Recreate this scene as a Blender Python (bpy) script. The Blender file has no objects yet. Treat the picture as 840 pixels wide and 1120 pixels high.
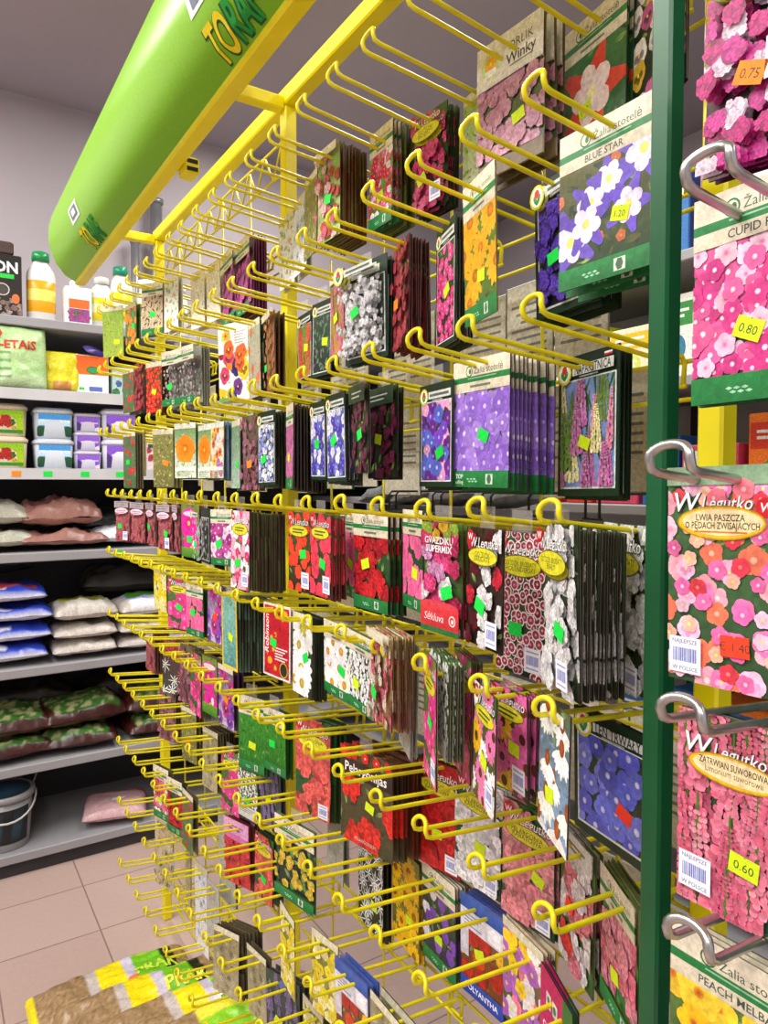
import bpy, math, random
from mathutils import Vector, Matrix, noise
PI = math.pi
SC = bpy.context.scene
COL = SC.collection
SC.view_settings.view_transform = 'Standard'
SC.view_settings.look = 'None'

# ------------------------------------------------------------------ helpers
def lin(h, k=1.0):
    """'rrggbb' (sRGB) or a linear tuple -> linear rgba"""
    if not isinstance(h, str):
        return (h[0]*k, h[1]*k, h[2]*k, 1.0)
    o = []
    for i in (0, 2, 4):
        c = int(h[i:i+2], 16)/255
        o.append((c/12.92 if c <= .04045 else ((c+.055)/1.055)**2.4)*k)
    return (o[0], o[1], o[2], 1.0)
def mixc(a, b, t):
    return tuple(a[i]+(b[i]-a[i])*t for i in range(4))
def jit(c, r, d=.18):
    k = 1+r.uniform(-d, d)
    return (c[0]*k, c[1]*(k+r.uniform(-d, d)*.4), c[2]*(k+r.uniform(-d, d)*.4), 1)

def tag(o, label=None, cat=None, group=None, kind=None):
    if label: o['label'] = label
    if cat: o['category'] = cat
    if group: o['group'] = group
    if kind: o['kind'] = kind
    return o
def empty(name, loc=(0, 0, 0), rot=(0, 0, 0)):
    o = bpy.data.objects.new(name, None)
    COL.objects.link(o)
    o.location = loc; o.rotation_euler = rot
    o.empty_display_size = .05
    return o
def link(name, me, parent=None, loc=(0, 0, 0), rot=(0, 0, 0)):
    o = bpy.data.objects.new(name, me)
    COL.objects.link(o)
    o.location = loc; o.rotation_euler = rot
    if parent: o.parent = parent
    return o

class MB:
    """collects coloured polygons"""
    def __init__(self):
        self.v = []; self.f = []; self.c = []; self.smooth = []
    def poly(self, pts, col, sm=False):
        b = len(self.v)
        self.v += pts
        if isinstance(col, list): self.c += col
        else: self.c += [col]*len(pts)
        self.f.append(tuple(range(b, b+len(pts)))); self.smooth.append(sm)
    def mesh(self, verts, faces, col, sm=False):
        b = len(self.v)
        self.v += verts
        if isinstance(col, list): self.c += col
        else: self.c += [col]*len(verts)
        for f in faces:
            self.f.append(tuple(i+b for i in f)); self.smooth.append(sm)
    def box(self, x0, y0, z0, x1, y1, z1, col=(1, 1, 1, 1), bev=0):
        if bev <= 0:
            v = [(x, y, z) for z in (z0, z1) for y in (y0, y1) for x in (x0, x1)]
            self.mesh(v, [(0, 2, 3, 1), (4, 5, 7, 6), (0, 1, 5, 4), (2, 6, 7, 3), (0, 4, 6, 2), (1, 3, 7, 5)], col)
            return
        b = bev
        rings = []
        for z, i in ((z0, b), (z0+b, 0), (z1-b, 0), (z1, b)):
            r = []
            for (x, y, sx, sy) in ((x0, y0, 1, 1), (x1, y0, -1, 1), (x1, y1, -1, -1), (x0, y1, 1, -1)):
                a = (x+sx*(i), y+sy*(b+i)); c = (x+sx*(b+i), y+sy*i)
                r += ([a, c] if (sx*sy > 0) else [c, a])
            rings.append([(p[0], p[1], z) for p in r])
        v = [p for r in rings for p in r]
        f = [tuple(range(7, -1, -1)), tuple(24+k for k in range(8))]
        for q in range(3):
            for k in range(8):
                f.append((q*8+k, q*8+(k+1) % 8, (q+1)*8+(k+1) % 8, (q+1)*8+k))
        self.mesh(v, f, col)
    def tube(self, pts, r, col=(1, 1, 1, 1), n=8, closed=False):
        pts = [Vector(p) for p in pts]
        m = len(pts)
        v = []; prev = None
        for i, p in enumerate(pts):
            if closed: t = (pts[(i+1) % m]-pts[i-1])
            else: t = pts[min(i+1, m-1)]-pts[max(i-1, 0)]
            t.normalize()
            if prev is None:
                a = Vector((0, 0, 1)) if abs(t.z) < .9 else Vector((1, 0, 0))
                nrm = (a-t*a.dot(t)).normalized()
            else:
                nrm = (prev-t*prev.dot(t)).normalized()
            prev = nrm
            bn = t.cross(nrm)
            for k in range(n):
                a = 2*PI*k/n
                v.append(tuple(p+nrm*(r*math.cos(a))+bn*(r*math.sin(a))))
        f = []
        for i in range(m if closed else m-1):
            j = (i+1) % m
            for k in range(n):
                f.append((i*n+k, i*n+(k+1) % n, j*n+(k+1) % n, j*n+k))
        if not closed:
            f += [tuple(range(n-1, -1, -1)), tuple((m-1)*n+k for k in range(n))]
        self.mesh(v, f, col, True)
    def lathe(self, prof, col=None, n=20, sx=1, sy=1, power=2.0):
        """prof: list of (radius, z[, colour]); superellipse section"""
        v = []; c = []
        for p in prof:
            for k in range(n):
                a = 2*PI*k/n
                ca, sa = math.cos(a), math.sin(a)
                q = (abs(ca)**power+abs(sa)**power)**(-1/power)
                v.append((p[0]*q*ca*sx, p[0]*q*sa*sy, p[1]))
                c.append(p[2] if len(p) > 2 else col)
        f = []
        for i in range(len(prof)-1):
            for k in range(n):
                f.append((i*n+k, i*n+(k+1) % n, (i+1)*n+(k+1) % n, (i+1)*n+k))
        f += [tuple(range(n-1, -1, -1)), tuple((len(prof)-1)*n+k for k in range(n))]
        self.mesh(v, f, c, True)
    def build(self, name, mat):
        me = bpy.data.meshes.new(name)
        me.from_pydata(self.v, [], self.f)
        at = me.color_attributes.new('Col', 'FLOAT_COLOR', 'POINT')
        at.data.foreach_set('color', [x for c in self.c for x in c])
        me.polygons.foreach_set('use_smooth', self.smooth)
        for m in (mat if isinstance(mat, (list, tuple)) else [mat]): me.materials.append(m)
        me.update()
        return me

# ------------------------------------------------------------------ materials
def newmat(name):
    m = bpy.data.materials.new(name); m.use_nodes = True
    nt = m.node_tree
    b = nt.nodes['Principled BSDF']
    return m, nt, b
def vmat(name, rough=.4, spec=.5, bump=.0, bscale=60, grain=.12, coat=0, trans=0):
    """colours printed on the mesh, broken up by noise"""
    m, nt, b = newmat(name)
    N = nt.nodes; L = nt.links
    at = N.new('ShaderNodeVertexColor'); at.layer_name = 'Col'
    tc = N.new('ShaderNodeTexCoord')
    nz = N.new('ShaderNodeTexNoise'); nz.inputs['Scale'].default_value = 420; nz.inputs['Detail'].default_value = 3
    L.new(tc.outputs['Object'], nz.inputs['Vector'])
    mr = N.new('ShaderNodeMapRange'); mr.inputs[1].default_value = .3; mr.inputs[2].default_value = .7
    mr.inputs[3].default_value = 1-grain*.9; mr.inputs[4].default_value = 1+grain*1.1
    L.new(nz.outputs['Fac'], mr.inputs[0])
    n3 = N.new('ShaderNodeTexNoise'); n3.inputs['Scale'].default_value = 170; n3.inputs['Detail'].default_value = 2
    L.new(tc.outputs['Object'], n3.inputs['Vector'])
    m3 = N.new('ShaderNodeMapRange'); m3.inputs[1].default_value = .32; m3.inputs[2].default_value = .68
    m3.inputs[3].default_value = 1-grain*1.6; m3.inputs[4].default_value = 1+grain*1.5
    L.new(n3.outputs['Fac'], m3.inputs[0])
    mm = N.new('ShaderNodeMath'); mm.operation = 'MULTIPLY'
    L.new(mr.outputs[0], mm.inputs[0]); L.new(m3.outputs[0], mm.inputs[1])
    mx = N.new('ShaderNodeMix'); mx.data_type = 'RGBA'; mx.blend_type = 'MULTIPLY'; mx.inputs[0].default_value = 1
    L.new(at.outputs['Color'], mx.inputs[6]); L.new(mm.outputs[0], mx.inputs[7])
    L.new(mx.outputs[2], b.inputs['Base Color'])
    b.inputs['Roughness'].default_value = rough
    b.inputs['Specular IOR Level'].default_value = spec
    b.inputs['Coat Weight'].default_value = coat
    b.inputs['Coat Roughness'].default_value = .2
    if trans: b.inputs['Transmission Weight'].default_value = trans
    if bump:
        n2 = N.new('ShaderNodeTexNoise'); n2.inputs['Scale'].default_value = bscale; n2.inputs['Detail'].default_value = 2
        L.new(tc.outputs['Object'], n2.inputs['Vector'])
        bp = N.new('ShaderNodeBump'); bp.inputs['Strength'].default_value = bump; bp.inputs['Distance'].default_value = .01
        L.new(n2.outputs['Fac'], bp.inputs['Height']); L.new(bp.outputs[0], b.inputs['Normal'])
    return m
def pmat(name, col, rough=.4, metal=0, spec=.5, var=.08, scale=8, bump=0):
    m, nt, b = newmat(name)
    N = nt.nodes; L = nt.links
    tc = N.new('ShaderNodeTexCoord')
    nz = N.new('ShaderNodeTexNoise'); nz.inputs['Scale'].default_value = scale; nz.inputs['Detail'].default_value = 4
    L.new(tc.outputs['Object'], nz.inputs['Vector'])
    cr = N.new('ShaderNodeValToRGB')
    c = lin(col)
    cr.color_ramp.elements[0].position = .3; cr.color_ramp.elements[0].color = tuple(x*(1-var) for x in c[:3])+(1,)
    cr.color_ramp.elements[1].position = .7; cr.color_ramp.elements[1].color = tuple(min(1, x*(1+var)) for x in c[:3])+(1,)
    L.new(nz.outputs['Fac'], cr.inputs[0]); L.new(cr.outputs[0], b.inputs['Base Color'])
    b.inputs['Roughness'].default_value = rough; b.inputs['Metallic'].default_value = metal
    b.inputs['Specular IOR Level'].default_value = spec
    if bump:
        bp = N.new('ShaderNodeBump'); bp.inputs['Strength'].default_value = bump; bp.inputs['Distance'].default_value = .002
        L.new(nz.outputs['Fac'], bp.inputs['Height']); L.new(bp.outputs[0], b.inputs['Normal'])
    return m
M_PRINT = vmat('packet_print', .42, .4, .10, 28, .11)
M_PAPER = vmat('sticker_paper', .6, .3, 0, 60, .04)
M_BAG = vmat('bag_film', .32, .5, .55, 18, .10)
M_PLASTIC = vmat('bottle_plastic', .3, .5, 0, 60, .03)
M_SIGN = vmat('sign_film', .3, .5, .02, 10, .03)
M_YEL = pmat('yellow_enamel', 'f0e00a', .32, 0, .5, .05, 14)
M_YELW = pmat('yellow_wire_enamel', 'e4d60c', .3, 0, .5, .10, 30)
M_GREEN = pmat('green_enamel', '01542a', .35, 0, .5, .10, 24, .1)
M_DGREEN = pmat('dark_green_panel', '07402a', .5, 0, .4, .12, 10)
M_STEEL = pmat('zinc_wire', 'b4b2ae', .3, .9, .5, .15, 60)
M_DWIRE = pmat('dark_wire', '2a2c2c', .4, .5, .5, .1, 30)
M_SHELF = pmat('grey_shelf_paint', '98979b', .5, 0, .4, .05, 6)
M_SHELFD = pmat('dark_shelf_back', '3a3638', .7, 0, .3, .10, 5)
M_RAIL = pmat('price_rail', 'c4c4c8', .35, 0, .5, .05, 12)
M_BLACK = pmat('black_plastic', '111111', .5, 0, .4, .1, 10)
M_WALL = pmat('painted_wall', 'b2a9ae', .9, 0, .2, .03, 3, .15)
M_CEIL = pmat('painted_ceiling', 'a89ea4', .9, 0, .2, .03, 2, .1)
M_PIPE = pmat('galvanised_pipe', '8f8f92', .4, .6, .5, .1, 10)

def film_mat():
    m, nt, b = newmat('clear_film')
    tr = nt.nodes.new('ShaderNodeBsdfTransparent'); mx = nt.nodes.new('ShaderNodeMixShader'); nz = nt.nodes.new('ShaderNodeTexNoise')
    nz.inputs['Scale'].default_value = 120
    mr = nt.nodes.new('ShaderNodeMapRange'); mr.inputs[3].default_value = .04; mr.inputs[4].default_value = .2
    nt.links.new(nz.outputs['Fac'], mr.inputs[0]); nt.links.new(mr.outputs[0], mx.inputs[0])
    b.inputs['Base Color'].default_value = (.8, .78, .76, 1); b.inputs['Roughness'].default_value = .25
    nt.links.new(tr.outputs[0], mx.inputs[1]); nt.links.new(b.outputs[0], mx.inputs[2])
    nt.links.new(mx.outputs[0], nt.nodes['Material Output'].inputs[0])
    return m
M_FILM = film_mat()
def tile_mat():
    m, nt, b = newmat('beige_floor_tiles')
    N = nt.nodes; L = nt.links
    g = N.new('ShaderNodeNewGeometry')
    mp = N.new('ShaderNodeMapping'); mp.inputs['Location'].default_value = (.155, .02, 0)
    L.new(g.outputs['Position'], mp.inputs[0])
    br = N.new('ShaderNodeTexBrick'); br.offset = 0; br.squash = 1
    br.inputs['Scale'].default_value = 1; br.inputs['Brick Width'].default_value = .312; br.inputs['Row Height'].default_value = .312
    br.inputs['Mortar Size'].default_value = .0028; br.inputs['Mortar Smooth'].default_value = .3
    br.inputs['Color1'].default_value = lin('bda49b'); br.inputs['Color2'].default_value = lin('b79d95'); br.inputs['Mortar'].default_value = lin('8a7269')
    L.new(mp.outputs[0], br.inputs['Vector'])
    nz = N.new('ShaderNodeTexNoise'); nz.inputs['Scale'].default_value = 60; nz.inputs['Detail'].default_value = 5
    L.new(g.outputs['Position'], nz.inputs['Vector'])
    mr = N.new('ShaderNodeMapRange'); mr.inputs[3].default_value = .9; mr.inputs[4].default_value = 1.08
    L.new(nz.outputs['Fac'], mr.inputs[0])
    mx = N.new('ShaderNodeMix'); mx.data_type = 'RGBA'; mx.blend_type = 'MULTIPLY'; mx.inputs[0].default_value = 1
    L.new(br.outputs['Color'], mx.inputs[6]); L.new(mr.outputs[0], mx.inputs[7]); L.new(mx.outputs[2], b.inputs['Base Color'])
    b.inputs['Roughness'].default_value = .38
    bp = N.new('ShaderNodeBump'); bp.inputs['Strength'].default_value = .3; bp.inputs['Distance'].default_value = .002; bp.invert = True
    L.new(br.outputs['Fac'], bp.inputs['Height']); L.new(bp.outputs[0], b.inputs['Normal'])
    return m
M_TILE = tile_mat()

# ------------------------------------------------------------------ lettering: outlines of the built-in font as triangles
_tc = {}
def text_tris(s, bold=0):
    k = (s, bold)
    if k in _tc: return _tc[k]
    cu = bpy.data.curves.new('lettering', 'FONT')
    cu.body = s; cu.size = 1; cu.resolution_u = 5 if s in ('TO', 'RAF', 'TORAF') else 2; cu.fill_mode = 'FRONT'; cu.offset = bold
    o = bpy.data.objects.new('lettering', cu)
    me = o.to_mesh()
    vs = [(v.co.x, v.co.y) for v in me.vertices]
    me.calc_loop_triangles()
    fs = [tuple(t.vertices) for t in me.loop_triangles]
    o.to_mesh_clear()
    bpy.data.objects.remove(o); bpy.data.curves.remove(cu)
    if vs:
        x0 = min(v[0] for v in vs); x1 = max(v[0] for v in vs)
        vs = [(v[0]-x0, v[1]) for v in vs]; wd = x1-x0
    else: wd = 0
    _tc[k] = (vs, fs, wd)
    return _tc[k]

def fine(vs, fs, mx):
    """split triangles until no edge is longer than mx, so that lettering can follow a curved surface"""
    vs = list(vs); out = []; st = list(fs); mid = {}
    while st:
        t = st.pop()
        e = [(math.dist(vs[t[k]], vs[t[(k+1) % 3]]), k) for k in range(3)]
        d, k = max(e)
        if d <= mx: out.append(t); continue
        a, b, c = t[k], t[(k+1) % 3], t[(k+2) % 3]
        q = (min(a, b), max(a, b))
        if q not in mid:
            mid[q] = len(vs); vs.append(((vs[a][0]+vs[b][0])/2, (vs[a][1]+vs[b][1])/2))
        m = mid[q]; st += [(a, m, c), (m, b, c)]
    return vs, out
class Art(MB):
    """flat printed artwork, u to the right, v up, facing the local -x side; origin at the hanging hole"""
    DZ = 2.5e-6
    def __init__(self, u0, u1, v0, v1, t=.0012):
        super().__init__()
        self.u0, self.u1, self.v0, self.v1, self.t = u0, u1, v0, v1, t
        self.z = 2e-5; self.clip = (u0, u1, v0, v1)
    def P(self, u, v):
        a, b, c, d = self.clip
        return (-(self.t+self.z), -min(max(u, a), b), min(max(v, c), d))
    def add(self, pts, col):
        self.poly([self.P(*p) for p in pts], col); self.z += self.DZ
    def rect(self, u0, v0, u1, v1, c, c2=None):
        c = lin(c); c2 = lin(c2) if c2 else c
        self.add([(u0, v0), (u1, v0), (u1, v1), (u0, v1)], [c, c, c2, c2])
    def fan(self, cu, cv, pts, cc, ce):
        b = len(self.v); n = len(pts)
        self.v.append(self.P(cu, cv)); self.c.append(cc)
        for p in pts: self.v.append(self.P(*p)); self.c.append(ce)
        for k in range(n):
            self.f.append((b, b+1+k, b+1+(k+1) % n)); self.smooth.append(False)
        self.z += self.DZ
    def ell(self, cu, cv, ru, rv, cc, ce=None, n=14, rot=0):
        cc = lin(cc) if isinstance(cc, str) else cc
        ce = cc if ce is None else (lin(ce) if isinstance(ce, str) else ce)
        cr, sr = math.cos(rot), math.sin(rot)
        pts = []
        for k in range(n):
            a = 2*PI*k/n
            x, y = ru*math.cos(a), rv*math.sin(a)
            pts.append((cu+x*cr-y*sr, cv+x*sr+y*cr))
        self.fan(cu, cv, pts, cc, ce)
    def petal(self, cu, cv, ang, ln, wd, c0, c1, tip=.75):
        d = (math.cos(ang), math.sin(ang)); p = (-d[1], d[0])
        q = lambda s, w: (cu+d[0]*ln*s+p[0]*wd*w, cv+d[1]*ln*s+p[1]*wd*w)
        pts = [q(0, .12), q(0, -.12), q(.45, -.5), q(tip, -.48), q(.97, -.2), q(1, 0), q(.97, .2), q(tip, .48), q(.45, .5)]
        b = len(self.v)
        self.v.append(self.P(*q(.5, 0))); self.c.append(mixc(c0, c1, .55))
        for i, x in enumerate(pts):
            self.v.append(self.P(*x)); self.c.append(c0 if i < 2 else c1)
        n = len(pts)
        for k in range(n):
            self.f.append((b, b+1+k, b+1+(k+1) % n)); self.smooth.append(False)
        self.z += self.DZ
    def text(self, s, cu, cv, size, col, al=0, rot=0, shear=0, bold=0, fit=None, sx=1):
        vs, fs, wd = text_tris(s, bold)
        if not vs: return
        col = lin(col)
        if fit and wd*size*sx > fit: sx = fit/(wd*size)
        off = -wd*(.5 if al == 0 else (0 if al < 0 else 1))
        cr, sr = math.cos(rot), math.sin(rot)
        pts = []
        for x, y in vs:
            X = (x+off)*size*sx+y*size*shear; Y = (y-.34)*size
            pts.append(self.P(cu+X*cr-Y*sr, cv+X*sr+Y*cr))
        self.mesh(pts, fs, col); self.z += self.DZ*4
    # ---- blooms
    def bloom(self, r, kind, cu, cv, s, cs):
        c = [jit(lin(x), r, .14) for x in cs]
        rot = r.uniform(0, 6.3)
        sh = tuple(x*.32 for x in c[0][:3])+(1,)
        if kind == 'floret':
            d = r.uniform(.55, 1.12); c0 = tuple(min(1, x*d) for x in c[0][:3])+(1,)
            for k in range(5):
                self.petal(cu, cv, rot+k*1.2566, s, s*.9, mixc(c0, sh, .6), mixc(c0, c[-1], .25*(k % 2)))
        elif kind == 'five':
            for k in range(5):
                self.petal(cu, cv, rot+k*1.2566, s, s*.95, mixc(c[0], sh, .35), c[0])
            if len(c) > 1: self.ell(cu, cv, s*.24, s*.24, c[1], mixc(c[1], c[0], .5), 8)
        elif kind == 'eye':            # round blooms ringed with a second colour
            self.ell(cu, cv, s, s*.95, c[1], c[1], 12, rot)
            self.ell(cu, cv, s*.76, s*.72, c[0], c[0], 12, rot)
            self.ell(cu, cv, s*.34, s*.32, c[1], c[0], 8)
        elif kind == 'daisy':
            n = r.choice((13, 15, 17))
            for k in range(n):
                self.petal(cu, cv, rot+k*2*PI/n+r.uniform(-.06, .06), s*r.uniform(.9, 1.05), s*.30, mixc(c[0], sh, .25), c[0], .8)
            self.ell(cu, cv, s*.3, s*.28, c[1], tuple(x*.55 for x in c[1][:3])+(1,), 10)
        elif kind == 'droop':          # coneflower: cone above hanging petals
            for k in range(9):
                self.petal(cu, cv, -PI/2+(k-4)*.27, s*r.uniform(.9, 1.15), s*.26, mixc(c[0], sh, .25), c[0], .8)
            self.ell(cu, cv+s*.12, s*.26, s*.36, c[1], tuple(x*.5 for x in c[1][:3])+(1,), 10)
        elif kind == 'rose':
            for q, n in ((1, 9), (.74, 8), (.48, 6), (.26, 5)):
                for k in range(n):
                    cc = mixc(c[0], c[1] if len(c) > 1 else sh, r.uniform(.0, .35))
                    self.petal(cu, cv, rot+k*2*PI/n+q*3, s*q, s*q*.8, mixc(cc, sh, .5), cc)
        elif kind == 'star':
            for k in range(5):
                self.petal(cu, cv, rot+k*1.2566+.63, s*1.3, s*.62, mixc(c[0], sh, .45), c[0], .5)
            for k in range(5):
                self.petal(cu, cv, rot+k*1.2566, s*.78, s*.6, c[1], mixc(c[1], c[0], .12))
            self.ell(cu, cv, s*.2, s*.2, c[2], c[2], 8)
        elif kind == 'pansy':
            u = r.uniform(-.3, .3)+PI/2
            for a, l in ((u+.55, 1), (u-.55, 1), (u+1.75, .95), (u-1.75, .95), (u+PI, 1.05)):
                self.petal(cu, cv, a, s*l, s*1.05, c[0], mixc(c[0], c[1], .12))
            for a in (u+1.75, u-1.75, u+PI):
                self.petal(cu, cv, a, s*.6, s*.5, c[1], mixc(c[0], c[1], .7))
            self.ell(cu, cv, s*.13, s*.13, c[2], c[2], 7)
        elif kind == 'ball':           # cluster of small florets
            self.ell(cu, cv, s*.9, s*.85, mixc(c[0], sh, .6), mixc(c[0], sh, .9), 12)
            for k in range(20):
                a = r.uniform(0, 6.3); q = s*math.sqrt(r.random())*.88
                self.bloom(r, 'floret', cu+q*math.cos(a), cv+q*math.sin(a)*.95, s*.29, cs)
        elif kind == 'spike':
            n = 20
            self.petal(cu, cv-s*.6, PI/2, s*1.25, s*.05, lin('2f5a1c'), lin('4d7a2a'))
            for k in range(n):
                q = k/(n-1)
                w = s*.10*(1-q*.72); f = s*.055*(1.15-q*.7)
                for e in (-1.3, 1.3, -.45, .45):
                    cc = jit(c[0], r, .3)
                    self.petal(cu+e*w+r.uniform(-.3, .3)*w, cv-s*.5+q*s+r.uniform(-.3, .3)*f, -PI/2+e*.7, f*1.7, f*1.5, cc, mixc(cc, c[-1], r.uniform(.1, .7)))
        elif kind == 'tulip':
            self.petal(cu, cv-s, PI/2, s*1.4, s*.12, lin('2f5a1c'), lin('4d7a2a'))
            for e in (-.3, .3, 0):
                self.petal(cu+e*s*.4, cv-s*.2, PI/2-e*.5, s, s*.62, mixc(c[0], sh, .3), c[0], .6)
        elif kind == 'big':
            for q, n in ((1, 5), (.82, 5)):
                for k in range(n):
                    self.petal(cu, cv, rot+k*2*PI/n+q*2, s*q, s*1.15*q, c[1] if len(c) > 1 else sh, mixc(c[0], sh, .10*r.random()))
            self.ell(cu, cv, s*.16, s*.16, c[-1], c[-1], 10)
        elif kind == 'leaf':
            self.petal(cu, cv, rot, s*1.4, s*.5, c[0], c[-1], .6)
        elif kind == 'grass':
            self.petal(cu, cv, PI/2+r.uniform(-.5, .5), s*2, s*.16, tuple(x*.45 for x in c[0][:3])+(1,), c[0], .5)
        elif kind == 'strap':
            n = 8
            for k in range(n): self.petal(cu, cv, rot+k*2*PI/n, s*r.uniform(.8, 1.2), s*.14, c[0], c[0], .6)
            self.ell(cu, cv, s*.12, s*.12, c[-1], c[-1], 6)
    def scatter(self, r, box, kind, n, s, cs):
        u0, u1, v0, v1 = box
        w, h = u1-u0, v1-v0
        # jittered grid so that blooms cover the picture evenly
        nx = max(1, round(math.sqrt(n*w/h))); ny = max(1, math.ceil(n/nx))
        cells = [(i, j) for i in range(nx) for j in range(ny)]
        if n == 1: self.bloom(r, kind, (u0+u1)/2, (v0+v1)/2+.03*h, s, cs if isinstance(cs[0], str) else cs[0]); return
        r.shuffle(cells)
        for i, j in cells[:n]:
            cu = u0+w*(i+.5+r.uniform(-.38, .38)+(.25 if j % 2 else -.25))/nx
            cv = v0+h*(j+.5+r.uniform(-.38, .38))/ny
            c = cs if isinstance(cs[0], str) else r.choice(cs)
            self.bloom(r, kind, cu, cv, s*r.uniform(.82, 1.15), c)
    def photo(self, r, box, bg, layers):
        u0, u1, v0, v1 = box
        old = self.clip; self.clip = box
        self.rect(u0, v0, u1, v1, bg[0], bg[-1])
        if len(bg) > 1:
            self.scatter(r, box, 'leaf', 40, (u1-u0)*.12, [(bg[0], bg[1]), (bg[1], bg[0]), (bg[1], '86a458'), ('14241a', bg[0])])
        for (kind, n, s, cs) in layers:
            k = {'ball': .80, 'five': .74, 'rose': .8, 'eye': .85}.get(kind, 1) if n > 3 else 1
            self.scatter(r, box, kind, int(n/k**1.75), s*k*(u1-u0), cs)
        self.clip = old
    def body(self, edge, back='cfc8b8'):
        u0, u1, v0, v1, t = self.u0, self.u1, self.v0, self.v1, self.t
        e = lin(edge); b = lin(back); i = .0014
        fr = [(-t, -u0-i, v0+i), (-t, -u1+i, v0+i), (-t, -u1+i, v1-i), (-t, -u0-i, v1-i)]
        md = [(0, -u0, v0), (0, -u1, v0), (0, -u1, v1), (0, -u0, v1)]
        bk = [(t, p[1], p[2]) for p in fr]
        self.poly(fr, e)
        self.poly(bk[::-1], b)
        for a, c, cc in ((md, fr, e), (bk, md, mixc(e, b, .35))):
            for k in range(4):
                q = (k+1) % 4
                self.poly([a[k], a[q], c[q], c[k]], cc)
        # print on the back: a few grey text lines
        for k in range(7):
            z = v1-.035-k*.012
            if z < v0+.01: break
            self.poly([(t+3e-5, -u0-.012, z), (t+3e-5, -u0-.012, z+.004), (t+3e-5, -u1+.012+.01*(k % 3), z+.004), (t+3e-5, -u1+.012+.01*(k % 3), z)], lin('7d7a70'))
# ------------------------------------------------------------------ seed packet designs
GR = ('16301a', '2f5a26'); DK = ('0e140f', '24381c'); LT = ('5d7f35', '8fae4c')
Z_, L_, D_, P_, V_ = 'zldpv'
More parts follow.
